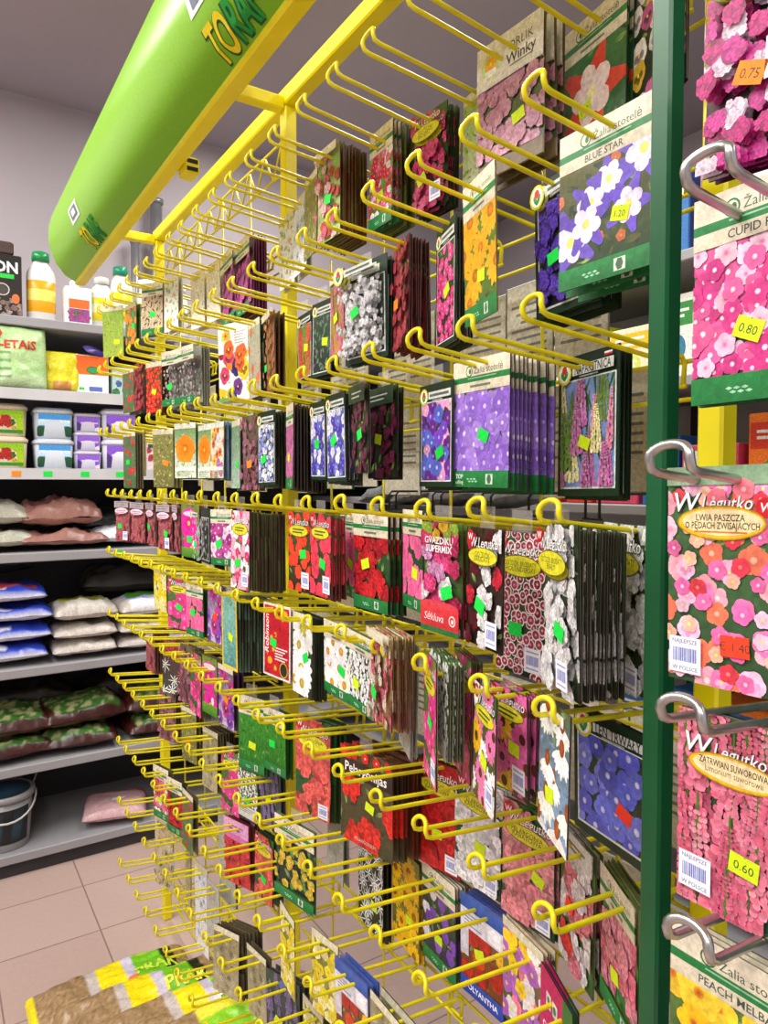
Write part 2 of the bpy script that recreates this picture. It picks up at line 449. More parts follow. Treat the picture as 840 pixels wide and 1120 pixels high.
# key: short description, template, wording, background, blooms, edge colour
ARTS = {
 'winky': ('pink double columbine', Z_, ('ORLIK', 'Winky'), ('3b4a2c', '66753f'), [('rose', 34, .115, ['b8718a', 'f0d9de'])], '6b5a3c'),
 'aquired': ('red white columbine', Z_, ('', ''), ('1d4a24', '2f6b33'), [('star', 1, .40, ['d8402f', 'f3e8e0', 'f0e0b0'])], '1c3a1c'),
 'pansymix': ('mixed pansy', P_, ('', ''), DK, [('pansy', 18, .17, [['e8c43a', '3a1420', 'f3e05a'], ['c05a8a', '2a1030', 'f3e05a'], ['f0ece0', '5a2a60', 'f3d040']])], '3a2c1c'),
 'logowhite': ('pale herb', P_, ('', ''), ('cfd8b0', '8fae4c'), [('leaf', 14, .18, ['5c8f2e', '9cc24a'])], 'b8b090'),
 'legpink': ('pink sweet william', L_, ('GOŹDZIK', 'BRODATY'), GR, [('ball', 30, .15, ['e03a78', 'ff7ab0'])], '2a1a14'),
 'zred': ('pink red poppy', Z_, ('', ''), LT, [('five', 34, .13, [['d8304a', 'f3c0c8'], ['e86a90', 'f6d0d8'], ['f0e8e8', 'e8b0c0']])], '3a2c1c'),
 'redgreen': ('red green mixed', P_, ('', ''), ('a8c070', '7a9a4a'), [('ball', 20, .16, [['c83a30', 'e87a5a'], ['e8b0a8', 'f0d8d0'], ['d0506a', 'e8a0a8']])], '5a2018'),
 'olive': ('olive leafed herb', P_, ('', ''), ('6d6a3a', '8a8a4a'), [('leaf', 60, .10, ['6a7a3a', 'b0a860']), ('five', 10, .06, ['c8b070', 'e0d8a0'])], '5a5230'),
 'herbblue': ('blue white herb', P_, ('', ''), ('e3e4e6', 'cdd6e2'), [('strap', 14, .13, [['3c5a3a', '5a80b0'], ['6a8ac0', '2a3a60']])], 'b8b8b0'),
 'herbwhite': ('white dill herb', P_, ('', ''), ('e8e8df', 'cfd8be'), [('strap', 26, .10, [['4f7a3a', '8fae6a'], ['c86a4a', 'e0a080']])], 'c8c4b4'),
 'zmagenta': ('magenta phlox', Z_, ('', ''), ('6a1f5a', '8a2a70'), [('ball', 26, .16, ['c84aa8', 'f0a8dc'])], '5a1a4a'),
 'whitepack': ('plain white', P_, ('', ''), ('eceae0', 'd8d0a8'), [('grass', 8, .12, ['a8b070', 'd8d8a0'])], 'd8d0b8'),
 'coffee': ('brown bean', Z_, ('', ''), ('c8b898', 'a89070'), [('leaf', 34, .11, ['5a3020', '3a1c14'])], '8a7a60'),
 'orangefruit': ('orange physalis', P_, ('', ''), ('2f5a2a', '5a8a3a'), [('five', 10, .20, ['f08020', 'ffb030'])], '2a4a20'),
 'greenbean': ('green runner bean', P_, ('', ''), ('9ab040', '7a9a30'), [('grass', 30, .22, ['a8c048', 'd8e078'])], '5a7a2a'),
 'bluestar': ('violet blue columbine', Z_, ('BLUE STAR', ''), ('24401c', '5b5a2a'), [('five', 5, .08, ['c86a3a', 'd89a5a']), ('star', 6, .23, ['6a4fc0', 'e8e2f0', 'e8e070'])], '10180f'),
 'heliotrope': ('deep violet heliotrope', D_, ('', ''), ('141022', '2a4a20'), [('ball', 22, .16, ['5a3ab8', '9a80e0'])], '0c120e'),
 'yellowcoreopsis': ('bright yellow coreopsis', Z_, ('', ''), ('4a6a24', '6a8a30'), [('daisy', 7, .30, ['f6b010', 'e08a08'])], '6a5a2a'),
 'pinkphlox': ('pink phlox', D_, ('', ''), ('2a1420', '3a5a2a'), [('five', 26, .17, [['e85a98', 'f8e0ec'], ['d83a80', 'f0c0d8']])], '0e0c0c'),
 'darkred': ('dark red flower', P_, ('', ''), ('7a2430', '4a141c'), [('ball', 22, .15, ['b83a48', 'd87078'])], '2a0c10'),
 'alyssum': ('white alyssum', D_, ('', ''), ('2c3a34', '46544a'), [('ball', 62, .085, ['e8e8ea', 'c8ccca'])], '141c16'),
 'lupinpink': ('pink spiked lupin', P_, ('', ''), ('c8904a', '5a6a3a'), [('spike', 8, .55, ['d84a80', 'f0a0b8'])], '8a5a3a'),
 'darkgreenlogo': ('dark leafy basil', D_, ('', ''), ('16261c', '2a4630'), [('leaf', 46, .14, ['2c5a38', '6a8a70']), ('five', 6, .07, ['7a4a80', 'b090b8'])], '0e1a12'),
 'celosia': ('red feathered celosia', D_, ('', ''), ('b87a3a', '6a8a3a'), [('spike', 8, .7, ['d83a38', 'f07a50'])], '1a2a16'),
 'brownorange': ('orange brown flower', P_, ('', ''), ('a87048', '8a5a38'), [('ball', 26, .12, ['c88048', 'e0a870'])], '4a2c1a'),
 'tulip': ('orange tulip', P_, ('', ''), ('b8a898', 'a8b090'), [('tulip', 7, .26, ['d8703a', 'f0a050'])], '16281a'),
 'pansybig': ('white headed pansy', P_, ('', ''), ('ecece8', 'ecece8'), [('pansy', 12, .19, [['f6d020', '5a3010', 'f0e060'], ['2a2a80', '14143a', 'f0e060'], ['9a2038', '3a0c18', 'f0e060'], ['7a3a90', '2a1038', 'f0d850'], ['d8406a', '5a1428', 'f0e060']])], 'd8d8d0'),
 'speckgrey': ('grey speckled seed', Z_, ('', ''), ('8a8a80', '6a6a62'), [('ball', 60, .07, [['c8c4b8', 'a8a498'], ['5a5a54', '8a8a80'], ['b0909a', 'd0b8c0']])], '8a8c80'),
 'strawberry': ('red strawberry', P_, ('', ''), ('7a2018', '3a5a20'), [('five', 40, .12, ['e8302a', 'f8c050'])], '4a1418'),
 'tulipred': ('red tulip', P_, ('', ''), ('4a6a40', '6a7a5a'), [('tulip', 9, .24, ['d02a3a', 'e86070']), ('grass', 16, .2, ['7a9a5a', 'a8b880'])], '5a4a40'),
 'foxglove': ('tall foxglove', D_, ('NAPARSTNICA', ''), ('7a94c8',), [('grass', 26, .3, ['3a6a2a', '5a8a3a']), ('spike', 15, .62, [['d86a90', 'f8d0dc'], ['e8d890', 'f8f0c8'], ['b04a90', 'e8a8d8'], ['5a7a30', '8aa850']])], '0c1a10'),
 'campanula': ('lilac bellflower', Z_, ('', ''), ('3a2a5a', '4a5a3a'), [('five', 38, .16, [['9068d0', 'd8c8f0'], ['a884e0', 'e8dcf8']])], '2a1c2c'),
 'petuniamix': ('violet petunia', D_, ('', ''), ('2a1a48', '3a4a3a'), [('five', 22, .20, [['7a4ac8', 'c8b0f0'], ['e8a0c8', 'f8e8f0'], ['5a6ad0', 'c8d0f8'], ['6a2a90', 'b080d0']])], '1a1626'),
 'maroon': ('dark maroon scabious', P_, ('', ''), ('141810', '2a3a1c'), [('ball', 18, .13, ['6a1a40', 'b05a80'])], '0c0c0a'),
 'irisblue': ('blue larkspur', D_, ('', ''), ('3a3a6a', '6a7a8a'), [('five', 26, .17, [['6a70d0', 'e0e4f8'], ['e4e4f4', 'a8b0e0'], ['4a3ab0', 'b0a8e8']])], '14141c'),
 'pinkmauve': ('mauve godetia', Z_, ('', ''), ('6a2a4a', '4a5a2a'), [('five', 24, .17, ['c86aa0', 'e8b0d0'])], '2c1020'),
 'lobelia': ('blue lobelia', D_, ('', ''), ('3a4a3a', '5a6a4a'), [('five', 60, .10, [['8a94d8', 'e8ecf8'], ['e8e8ee', 'b8c0d8']])], '12140f'),
 'pinkbrown': ('dusky pink flower', P_, ('', ''), ('8a5a60', '6a6a4a'), [('ball', 28, .13, [['b87088', 'e0b0c0'], ['8a4a5a', 'c09098']])], '4a3030'),
 'whitegreen': ('pale green herb', P_, ('', ''), ('a8c0b0', '5a8a5a'), [('grass', 30, .12, ['c8dcc8', '8ab090'])], '3a5a3a'),
 'multi': ('mixed everlasting', P_, ('', ''), ('e8dcb0', 'dcdcd4'), [('daisy', 16, .15, [['f0c020', 'b06010'], ['b060b0', 'f0d040'], ['e07030', '803010']])], '3a6a90'),
 'orangepoppy': ('orange poppy', P_, ('', ''), ('e0e4d4', '5a8a3a'), [('big', 1, .46, ['f59010', 'e06008', 'f8b030'])], '6a7a4a'),
 'legwhite': ('white sweet william', L_, ('GOŹDZIK BRODATY', 'BIAŁY'), ('2a3424', '4a5a3a'), [('ball', 26, .20, ['f4f4f2', 'dcdcd6'])], '2a1815'),
 'legdutch': ('dark eyed pinks', L_, ('GOŹDZIK BRODATY', 'HOLENDERSKI'), ('20281a', '3a5a2a'), [('eye', 104, .095, [['8a1a30', 'f0e0e0'], ['a8304a', 'f4e8e8']])], '2a1412'),
 'legdarkred': ('dark sweet william', L_, ('GOŹDZIK', 'BRODATY'), ('1c1210', '3a2a1a'), [('ball', 12, .2, [['5a0c18', '8a2030'], ['c81c34', 'e85060'], ['f0eeee', 'e0c8d0']])], '2a1010'),
 'supermix': ('mixed carnation', 'm', ('GVAZDIKŲ', 'SUPERMIX'), ('26301c', '4a6a2a'), [('ball', 15, .22, [['e83a80', 'f8a0c0'], ['f0eef0', 'e0d0d8'], ['c02058', 'e87098'], ['d890c0', 'f0c8e0']])], '5a1a1a'),
 'zpink': ('rose pink lavatera', Z_, ('', ''), ('1c3a20', '2f5a2c'), [('rose', 9, .26, ['ee5a94', 'f8a0c0'])], '183818'),
 'zgeranium': ('scarlet geranium', Z_, ('', ''), ('16301a', '2f5a26'), [('ball', 9, .24, [['d8202a', 'f05048'], ['c01828', 'e84038']])], '2a1414'),
 'legcoral': ('coral red flower', L_, ('', ''), ('3a1c18', '3a5a2a'), [('rose', 12, .22, ['e8304a', 'f07080'])], '7a2428'),
 'legorange': ('scarlet orange zinnia', L_, ('', ''), ('3a1c12', '3a5a24'), [('rose', 14, .20, ['ee3a22', 'f87040'])], '4a1414'),
 'legblush': ('blush sweet pea', L_, ('', ''), ('3a5a34', '6a8a4a'), [('five', 34, .17, [['f0a8c0', 'f8e0e8'], ['f6eef0', 'f0c0d0'], ['d83a6a', 'f0a0b8']])], '3c1c1e'),
 'zorchid': ('purple white petunia', Z_, ('', ''), ('3a2a3a', '2f5a26'), [('five', 24, .20, [['c04a98', 'f4e0ee'], ['8a2a70', 'e0a8d0'], ['f0d8e8', 'a83a88']])], '1a381c'),
 'magenta': ('vivid magenta flower', P_, ('', ''), ('8a1460', '6a8a2a'), [('big', 2, .42, ['ea2aa0', 'b01470', 'f8d040'])], '5a1440'),
 'vilpink': ('wrapped pink bulb', V_, ('', ''), ('a85058', '8a6a58'), [('ball', 16, .17, ['c8606a', 'e0a0a0'])], '5a2c30'),
 'flax': ('blue flax', D_, ('LEN TRWAŁY', ''), ('1c2e1a', '3a4a2a'), [('five', 15, .20, [['6a74e0', 'e8e8ff'], ['8088ee', 'f0f0ff'], ['5a60d0', 'e0e4ff']])], '10180f'),
 'echinwhite': ('white coneflower', P_, ('', ''), ('8aa8d0', '4a5a3a'), [('droop', 9, .34, ['f6f4ee', 'b05a20'])], '3a2c20'),
 'daisypink': ('pink white daisy', L_, ('', ''), ('5a4a30', '3a5a2a'), [('daisy', 14, .24, [['f6eef0', '8a6a20'], ['ee7ab0', '6a3a10'], ['f0c020', '6a3a10']])], '3a2418'),
 'echinpink': ('pink coneflower', L_, ('', ''), ('2a2418', '3a4a20'), [('daisy', 11, .27, [['e868a8', '7a3a10'], ['d85898', '4a2408'], ['e8c020', '5a2c08']])], '2a2420'),
 'cosmospink': ('pink cosmos', L_, ('', ''), ('3a4a2a', '5a7a3a'), [('five', 10, .27, [['ee5aa0', 'f8c0dc'], ['e03a88', 'f8a0c8']])], '3a2a1a'),
 'gyps': ('white gypsophila', P_, ('', ''), ('46583c', '5a7a3a'), [('five', 130, .055, ['f0f2ee', 'd8e0c8'])], '3a4430'),
 'pinktall': ('cream pink statice', P_, ('', ''), ('9a5a4a', 'b89a5a'), [('ball', 34, .13, [['d85a70', 'f0b0b8'], ['e8d8c0', 'f0e8d8'], ['b84050', 'e09090']])], '4a2c18'),
 'zgyps': ('tiny white flower', Z_, ('', ''), ('50624a', '6a7a5a'), [('five', 140, .05, ['f0f2ee', 'dce0d0'])], '3a4a30'),
 'zdaisy': ('white oxeye daisy', Z_, ('', ''), ('2f4a2a', '4a6a34'), [('daisy', 9, .26, ['f8f8f4', 'f0b020'])], '2a3a20'),
 'bigdaisy': ('large white marguerite', P_, ('', ''), ('1c2418', '3a4a28'), [('daisy', 2, .58, ['f6f6f2', 'd8d050']), ('daisy', 4, .4, ['f0f0ee', 'd8c040'])], '161c12'),
 'robinson': ('red pyrethrum', 'r', ('', ''), ('a81420', 'c81c28'), [('daisy', 7, .2, ['c81428', 'f0c020'])], 'c8c0b8'),
 'teal': ('teal eryngium', 't', ('', ''), ('4a8a84', '8ac0a8'), [('strap', 26, .16, ['8ac8c0', 'b8e0d0'])], '2c2212'),
 'pansypurple': ('purple pansy', P_, ('', ''), ('c8b8d0', '5a3a6a'), [('pansy', 9, .26, [['f0ecf4', '7a3aa0', 'f0d040'], ['c03a90', '5a1450', 'f0e060'], ['8a4ab8', '3a1460', 'f0d850']])], '4a2a4a'),
 'yellowgreen': ('pale yellow flower', P_, ('', ''), ('a8a040', '5a6a2a'), [('five', 18, .22, [['ecd82a', 'b89a10'], ['f0e8a0', 'd8c040']])], '6a6a3a'),
 'greystack': ('plain grey', P_, ('', ''), ('b8b8b2', 'a8a89e'), [('leaf', 16, .12, ['c8c8c2', '8a8a80'])], '8a8a84'),
 'greenpink': ('garden pelargonium', Z_, ('', ''), ('2a6a34', '3a8a44'), [('ball', 10, .26, [['f08aa0', 'fbe0e4'], ['ee6a88', 'f8c0cc']])], '5a6a2a'),
 'redwhite': ('bicolour pelargonium', P_, ('', ''), ('3a5a2c', '5a7a3a'), [('ball', 12, .30, [['e02c34', 'f06a60'], ['f6f0f0', 'f0c0c8'], ['f07a90', 'fbd0d8']])], '5a5a30'),
 'pelpink': ('salmon pelargonium', L_, ('PELARGONIA', 'RABATOWA'), ('24482a', '3a6a34'), [('ball', 9, .36, [['f29aa0', 'fbd0d0'], ['ee8a94', 'f8c0c4']])], '24381c'),
 'pelwhite': ('white pelargonium', L_, ('PELARGONIA', 'RABATOWA'), ('243a24', '3a5a30'), [('ball', 8, .38, ['f6f6f8', 'e4e4ec'])], '1c2c18'),
 'pelred': ('red pelargonium', L_, ('PELARGONIA', 'RABATOWA'), ('8a1414', '2a4a20'), [('ball', 8, .4, ['d41a1c', 'f04a40'])], '5a1414'),
 'pelargonia': ('wide scarlet geranium', 'q', ('Pelargonijas', ''), ('3a3a24', '5a4a2a'), [('ball', 4, .33, ['e8281e', 'fa5a48'])], '5a1c16'),
 'pelcoral': ('coral pelargonium', L_, ('PELARGONIA', ''), ('1c4a2a', '2f6a3a'), [('ball', 7, .42, ['f0605a', 'fa9a8a'])], '2a3c1e'),
 'grass': ('green grass', Z_, ('', ''), ('1c6a1c', '3a8a24'), [('grass', 120, .11, ['4aa82a', '8ad048'])], '183818'),
 'lily': ('white lily', P_, ('', ''), ('3a4a3a', '5a2a34'), [('strap', 9, .3, [['f4f4f4', 'e8d880'], ['d83a4a', 'f0a0a0']])], 'b8a040'),
 'cineraria': ('magenta banded cineraria', 'c', ('CINERARIA', ''), ('1c1a24', '2a2a30'), [('daisy', 12, .2, [['8a6aa8', 'e8e0f0'], ['5a3a78', 'd0c0e0']])], '2a1a2a'),
 'polyanthus': ('mixed primula', P_, ('', ''), ('3a5a2a', '8a6a4a'), [('five', 16, .22, [['f0809a', 'f8e080'], ['f6f0f0', 'f0d040'], ['b868c8', 'f0e060'], ['f4d020', 'e89010']])], '9a6a3a'),
 'marigoldblue': ('blue edged marigold', 'y', ('POLYANTHA', ''), ('6a3a1a', '8a5a2a'), [('rose', 11, .20, [['f2b010', 'f8d840'], ['d83a18', 'f07030'], ['a82018', 'e05030']])], '3a5aa8'),
 'ztulip': ('purple crocus', Z_, ('', ''), ('3a2a4a', '2f4a26'), [('tulip', 12, .24, [['7a4ab0', 'c0a0e0'], ['f0ecf4', 'c8b8e0'], ['8a58c0', 'd0b8ec']])], '3a2c3c'),
 'yellowdaisy': ('yellow golden daisy', P_, ('', ''), ('6a6a2a', '8a8a3a'), [('daisy', 13, .27, ['f4c010', 'a86a10'])], '6a6a4a'),
 'lilywhite': ('white spider lily', P_, ('', ''), ('1c1c1a', '2a2c28'), [('strap', 34, .17, ['f0f0ee', 'c8c8c0'])], '1c1c1a'),
 'zyellow': ('yellow wallflower', Z_, ('', ''), ('222a24', '2c3a30'), [('leaf', 16, .12, ['3a7a34', '5a9a44']), ('ball', 13, .105, ['e8c838', 'f4e080'])], '3a5a30'),
 'lavender': ('purple lavender', P_, ('', ''), ('4a4250', '3a4a3a'), [('spike', 18, .4, ['6a5a8a', 'a090b8'])], '3a343c'),
 'seedhead': ('beige dried flower', P_, ('', ''), ('b0a684', '8a8460'), [('strap', 22, .11, [['d8d0b0', '7a6a40'], ['6a5c38', '8a7a50']])], '2c2018'),
 'petuniared': ('red petunia', 'h', ('', ''), ('c83a34', 'a8302c'), [('ball', 12, .26, [['e84038', 'f88070'], ['d83040', 'f07080']])], '4a2c3a'),
 'bulbs': ('bagged beige bulb', P_, ('', ''), ('b8b0a0', 'c8b890'), [('ball', 10, .2, ['d8c090', 'b89868']), ('leaf', 8, .14, ['3a3a3a', '4a8a4a'])], 'a8a090'),
}
def bars(a, u0, v0, w, n, col, hgt=.0016, gap=.0032, r=random):
    for k in range(n):
        a.rect(u0, v0-k*gap-hgt, u0+w*(1-.18*(k % 3)), v0-k*gap, col)
def leg_brand(a, w, h, names, pos=-.37, oval='d9d22a', ov=-.235):
    a.text('W.Legutko', .04*w, -.125*h, .13*w*1.55, '23301f', shear=.18, bold=.02, fit=.8*w)
    a.text('W.Legutko', .035*w, -.12*h, .13*w*1.55, 'f4f4f0', shear=.18, bold=.004, fit=.8*w)
    a.ell(pos*w, -.075*h, .1*w, .1*w, 'c01828'); a.text('W', pos*w, -.075*h, .13*w, 'f8f0f0', bold=.02)
    a.ell(0, ov*h, .43*w, .078*h, '6a6a14', n=28); a.ell(0, ov*h, .415*w, .07*h, oval, n=28)
    if names[0]:
        a.text(names[0], 0, (ov+.016)*h, .1*w, '27421c', fit=.66*w)
        a.text(names[1], 0, (ov-.022)*h, .1*w, '27421c', fit=.6*w)
    else: bars(a, -.26*w, (ov+.025)*h, .52*w, 2, '4a5a24', .0022, .0048)
def ring_logo(a, cu, cv, s):
    a.ell(cu, cv, s, s, 'd8d020'); a.ell(cu, cv, s*.78, s*.78, 'f4f4ee')
    a.petal(cu, cv-s*.6, PI/2+.5, s*.9, s*.4, lin('2a7a2a'), lin('3a9a3a')); a.petal(cu, cv-s*.6, PI/2-.5, s*.9, s*.4, lin('2a7a2a'), lin('3a9a3a'))
    a.ell(cu, cv+s*.28, s*.34, s*.36, 'd82a20')
def zeta_head(a, w, h, names, hd):
    a.rect(-w/2, -hd, w/2, 0, 'd6ccb2', 'dfd6bf')
    g = '1f6b3a'
    a.ell(-.2*w, -.36*hd, .062*w, .062*w, g); a.ell(-.2*w, -.36*hd, .048*w, .048*w, 'dad0b8'); a.ell(-.185*w, -.36*hd, .02*w, .03*w, g)
    a.text('Žalia stotelė', -.115*w, -.36*hd, .1*w, '3a5a44', al=-1, fit=.5*w)
    a.rect(-w/2, -.70*hd, w/2, -.52*hd, '1c7a3c'); bars(a, -.22*w, -.57*hd, .5*w, 1, '9ac0a0', .0012)
    for nm, dv in ((names[0], .84),):
        if nm: a.text(nm, 0, -dv*hd, .085*w, '3c5040', fit=.6*w, bold=.01)
        else: bars(a, -.18*w, -.80*hd, .36*w, 1, '6a7a66', .003)
def make_art(key, w, h):
    desc, tpl, names, bg, layers, edge = ARTS[key]
    r = random.Random(hash_s(key))
    a = Art(-w/2, w/2, -h, 0)
    a.body(edge)
    F = (-w/2, w/2, -h, 0)
    if tpl == 'z':
        hd = .25*h; ft = .13*h
        a.photo(r, (-w/2, w/2, -h+ft, -hd), bg, layers)
        if names[1] == 'Winky':
            a.rect(-w/2, -.33*h, w/2, 0, 'd8d4c4', 'e4e2d8')
            a.ell(-.28*w, -.17*h, .15*w, .15*w, '8ab84a', 'c8d890'); a.bloom(r, 'daisy', -.28*w, -.16*h, .1*w, ['f0a020', 'f0e040']); a.rect(-.37*w, -.25*h, -.19*w, -.2*h, 'e8e8e0')
            a.text('ORLIK', .18*w, -.12*h, .13*w, '4a4a3a'); a.text('Winky', .18*w, -.21*h, .16*w, '3a3a30', bold=.015); bars(a, .02*w, -.26*h, .34*w, 1, '6a6a5a')
        else:
            zeta_head(a, w, h, names, hd)
            a.rect(-w/2, -h, w/2, -h+ft, '176b32', '22803e')
            for q in (-.2, -.14, -.08):
                a.ell(q*w, -h+.5*ft, .028*w, .012*w, '9ad0a8', n=4); a.ell((q+.03)*w, -h+.36*ft, .028*w, .012*w, '9ad0a8', n=4)
            a.rect(.12*w, -h+.2*ft, .24*w, -h+.8*ft, 'c8d8c4'); a.ell(.18*w, -h+.5*ft, .04*w, .3*ft, '4a6a50', n=6)
            if key == 'campanula': a.text('TOP', -.36*w, -h+.66*ft, .07*w, 'e8f0e4', bold=.02); a.text('selling', -.36*w, -h+.32*ft, .06*w, 'e8f0e4')
    elif tpl == 'l':
        a.photo(r, F, bg, layers); leg_brand(a, w, h, names)
    elif tpl == 'd':
        a.rect(-w/2, -h, w/2, 0, '12301c', '0e2a18')
        b = .07*w
        a.rect(-w/2+b*.7, -h+b*1.1, w/2-b*.7, -.17*h, 'dfe4e0')
        a.photo(r, (-w/2+b, w/2-b, -h+b*1.4, -.18*h), bg, layers)
        a.rect(-.22*w, -.145*h, .44*w, -.075*h, 'd4d8d0')
        if names[0]: a.text(names[0], .11*w, -.11*h, .13*w, '26302a', fit=.58*w, bold=.015)
        else: bars(a, -.18*w, -.098*h, .56*w, 1, '5a6660', .0036)
        if names[0] == 'NAPARSTNICA': a.rect(.3*w, -.06*h, .42*w, -.035*h, 'e8e8e8'); a.rect(.3*w, -.06*h, .42*w, -.047*h, 'c82030')
        bars(a, -.1*w, -.155*h, .3*w, 1, 'a8b4a8')
        ring_logo(a, -.36*w, -.115*h, .125*w)
    elif tpl == 'p':
        a.photo(r, F, bg, layers)
        if key == 'pansybig':
            a.rect(-w/2, -.38*h, w/2, 0, 'e9e9e4'); a.ell(-.24*w, -.16*h, .16*w, .08*h, 'b8d068'); a.bloom(r, 'daisy', -.24*w, -.15*h, .1*w, ['f0a020', 'd83020'])
            bars(a, .05*w, -.12*h, .36*w, 5, 'a8a8a4', .0022, .006); a.scatter(r, (-w/2, w/2, -.62*h, -.3*h), 'pansy', 4, .17*w, ['e0682a', '8a2010', 'f0e060'])
            a.rect(-w/2, -h, -.05*w, -.95*h, '6a9a4a')
        elif key in ('orangepoppy', 'multi'):
            a.rect(-w/2, -.1*h, w/2, 0, 'd8ddd0'); a.rect(-w/2, -.86*h, w/2, -.8*h, 'e0e4dc'); bars(a, -.4*w, -.88*h, .8*w, 3, '8aa070', .002, .005)
        elif key in ('legwhite', 'lily', 'whitepack', 'bulbs', 'greystack'): bars(a, -.35*w, -.06*h, .6*w, 3, '8a8a84', .002, .005)
        elif key == 'marigoldblue' or key == 'yellowdaisy': pass
        elif key == 'gyps': a.rect(-w/2, -h, w/2, -.8*h, 'c8ccc4'); bars(a, -.4*w, -.84*h, .8*w, 3, '6a7068', .0015, .004)
        elif key == 'lavender': a.ell(.05*w, -.1*h, .12*w, .12*w, '5a6aa0')
        elif key == 'echinwhite': a.rect(-.1*w, -.13*h, .3*w, -.05*h, 'f0f0f0')
        elif key not in ('maroon', 'darkred', 'pinkbrown', 'redwhite', 'magenta'): a.rect(-w/2, -.09*h, w/2, 0, 'cfc8ac', 'd8d4bc')
        if key == 'maroon': a.rect(-w/2, -.2*h, w/2, 0, '1c3020', '20382a'); bars(a, -.3*w, -.08*h, .6*w, 2, 'a8b0a0', .002, .006)
        if key == 'magenta': a.rect(-w/2, -h, w/2, -.82*h, '3a7a1c', '6a9a2a'); a.ell(0, -.17*h, .4*w, .05*h, 'e8c8dc'); a.ell(.2*w, -.75*h, .09*w, .12*w, 'e8e8f0')
        if key == 'redwhite': a.rect(-w/2, -.16*h, w/2, 0, 'd8d8d4'); bars(a, -.3*w, -.06*h, .6*w, 2, '6a6a66', .003, .006)
    elif tpl == 'v':
        a.photo(r, F, bg, layers)
        a.rect(-w/2, -.16*h, w/2, 0, 'b0a4a8'); bars(a, -.4*w, -.03*h, .8*w, 3, '6a6064', .002, .006)
        a.ell(0, -.24*h, .46*w, .075*h, 'ead0dc', n=22); bars(a, -.3*w, -.225*h, .6*w, 2, 'a86a88', .002, .005)
    elif tpl == 'm':
        a.photo(r, F, bg, layers)
        a.scatter(r, (-w/2, w/2, -.16*h, 0), 'five', 12, .1*w, [['d8b020', '8a5a10'], ['c03060', 'e090a0'], ['8aa830', 'c0d060']])
        for k, nm in enumerate(names): a.text(nm, 0, (-.16-.075*k)*h, .15*w, 'f0eaea', fit=.86*w, bold=.02)
        a.rect(-w/2, -h, w/2, -.74*h, 'b8242c', 'd83a40'); a.ell(0, -.74*h, .5*w, .035*h, 'd04048')
        a.text('Sėkluva', -.14*w, -.86*h, .17*w, 'f0e4dc', shear=.2)
        a.ell(.34*w, -.86*h, .085*w, .085*w, 'f0d8d0'); a.ell(.34*w, -.86*h, .062*w, .062*w, 'c83038'); a.ell(.345*w, -.865*h, .035*w, .035*w, 'f0d8d0')
        a.rect(-w/2, -h, w/2, -.95*h, '2a6a34')
    elif tpl == 'r':
        a.rect(-w/2, -h, w/2, 0, 'e4dcd6'); b = .04*w
        a.photo(r, (-w/2+b, w/2-b, -h+b, -b), bg, layers)
        a.ell(-.24*w, -.78*h, .09*w, .05*h, 'f0a81a'); a.ell(.3*w, -.12*h, .11*w, .06*h, 'f0b01a')
        a.text('Robinson', -.36*w, -.42*h, .2*w, 'f8f0ec', rot=PI/2, shear=.15, bold=.015, fit=.6*h)
        bars(a, -.05*w, -.58*h, .45*w, 5, 'f0dcd8', .0022, .005)
        a.ell(.27*w, -.86*h, .15*w, .15*w, 'b8a830'); a.ell(.27*w, -.86*h, .125*w, .125*w, '2a2418')
    elif tpl == 't':
        a.rect(-w/2, -h, w/2, 0, 'e8c83a', 'd8b82a'); b = .08*w
        a.photo(r, (-w/2+b, w/2-b, -h+b, -b), bg, layers)
    elif tpl == 'c':
        a.photo(r, F, bg, layers)
        a.rect(-w/2, -.62*h, w*.5, 0, 'c8186a', 'b8145c'); a.ell(.5*w, -.1*h, .3*w, .3*h, '2a6a34', n=20)
        for q in (-.3, -.1): a.rect(q*w, -.3*h, (q+.15)*w, -.17*h, 'd8e0d8'); a.ell((q+.07)*w, -.235*h, .05*w, .04*h, '2a7a4a', n=6)
        a.text('CINERARIA', -.02*w, -.5*h, .15*w, 'fbeef2', fit=.8*w, bold=.02)
    elif tpl == 'y':
        a.photo(r, F, bg, layers)
        a.rect(-w/2, -.14*h, w/2, 0, '2a4a9a', '3a62b8'); a.rect(-w/2, -.33*h, w/2, -.14*h, 'd8d8e0'); bars(a, -.4*w, -.18*h, .4*w, 4, '7a80a0', .002, .005); a.rect(.15*w, -.31*h, .44*w, -.16*h, 'f0f0f4')
        a.rect(-w/2, -.62*h, -.3*w, -.33*h, 'd0ccd8'); a.rect(-w/2, -h, w/2, -.84*h, '2440a0', '3450b0')
        if w > .08 and key == 'marigoldblue': a.text('POLYANTHA', 0, -.92*h, .13*w, 'f0f0f8', fit=.8*w, bold=.02)
    elif tpl == 'h':
        a.photo(r, F, bg, layers)
        a.rect(-w/2, -.24*h, w/2, 0, 'd898c8', 'e0a8d4'); bars(a, -.3*w, -.09*h, .6*w, 2, '8a4a80', .003, .007); a.ell(0, -.27*h, .5*w, .05*h, 'd070a8')
    elif tpl == 'q':
        a.photo(r, F, bg, layers)
        for k in range(5): a.bloom(r, 'five', (-.42+.21*k)*w, -.06*h, .07*w, ['e02a1c', 'f8e8e0'])
        a.rect(-w/2, -.30*h, w/2, -.13*h, '2a2018', '3a2a20')
        a.text('Pelargonijas', 0, -.21*h, .17*w, 'f6f2ee', fit=.9*w, bold=.012)
        a.text('PELARGONIUM', 0, -.93*h, .06*w, 'c8c0b8', fit=.8*w)
    return a.build('packet_'+key, M_PRINT)
def hash_s(s):
    q = 7
    for ch in s: q = (q*131+ord(ch)) % 1000003
    return q
_am = {}
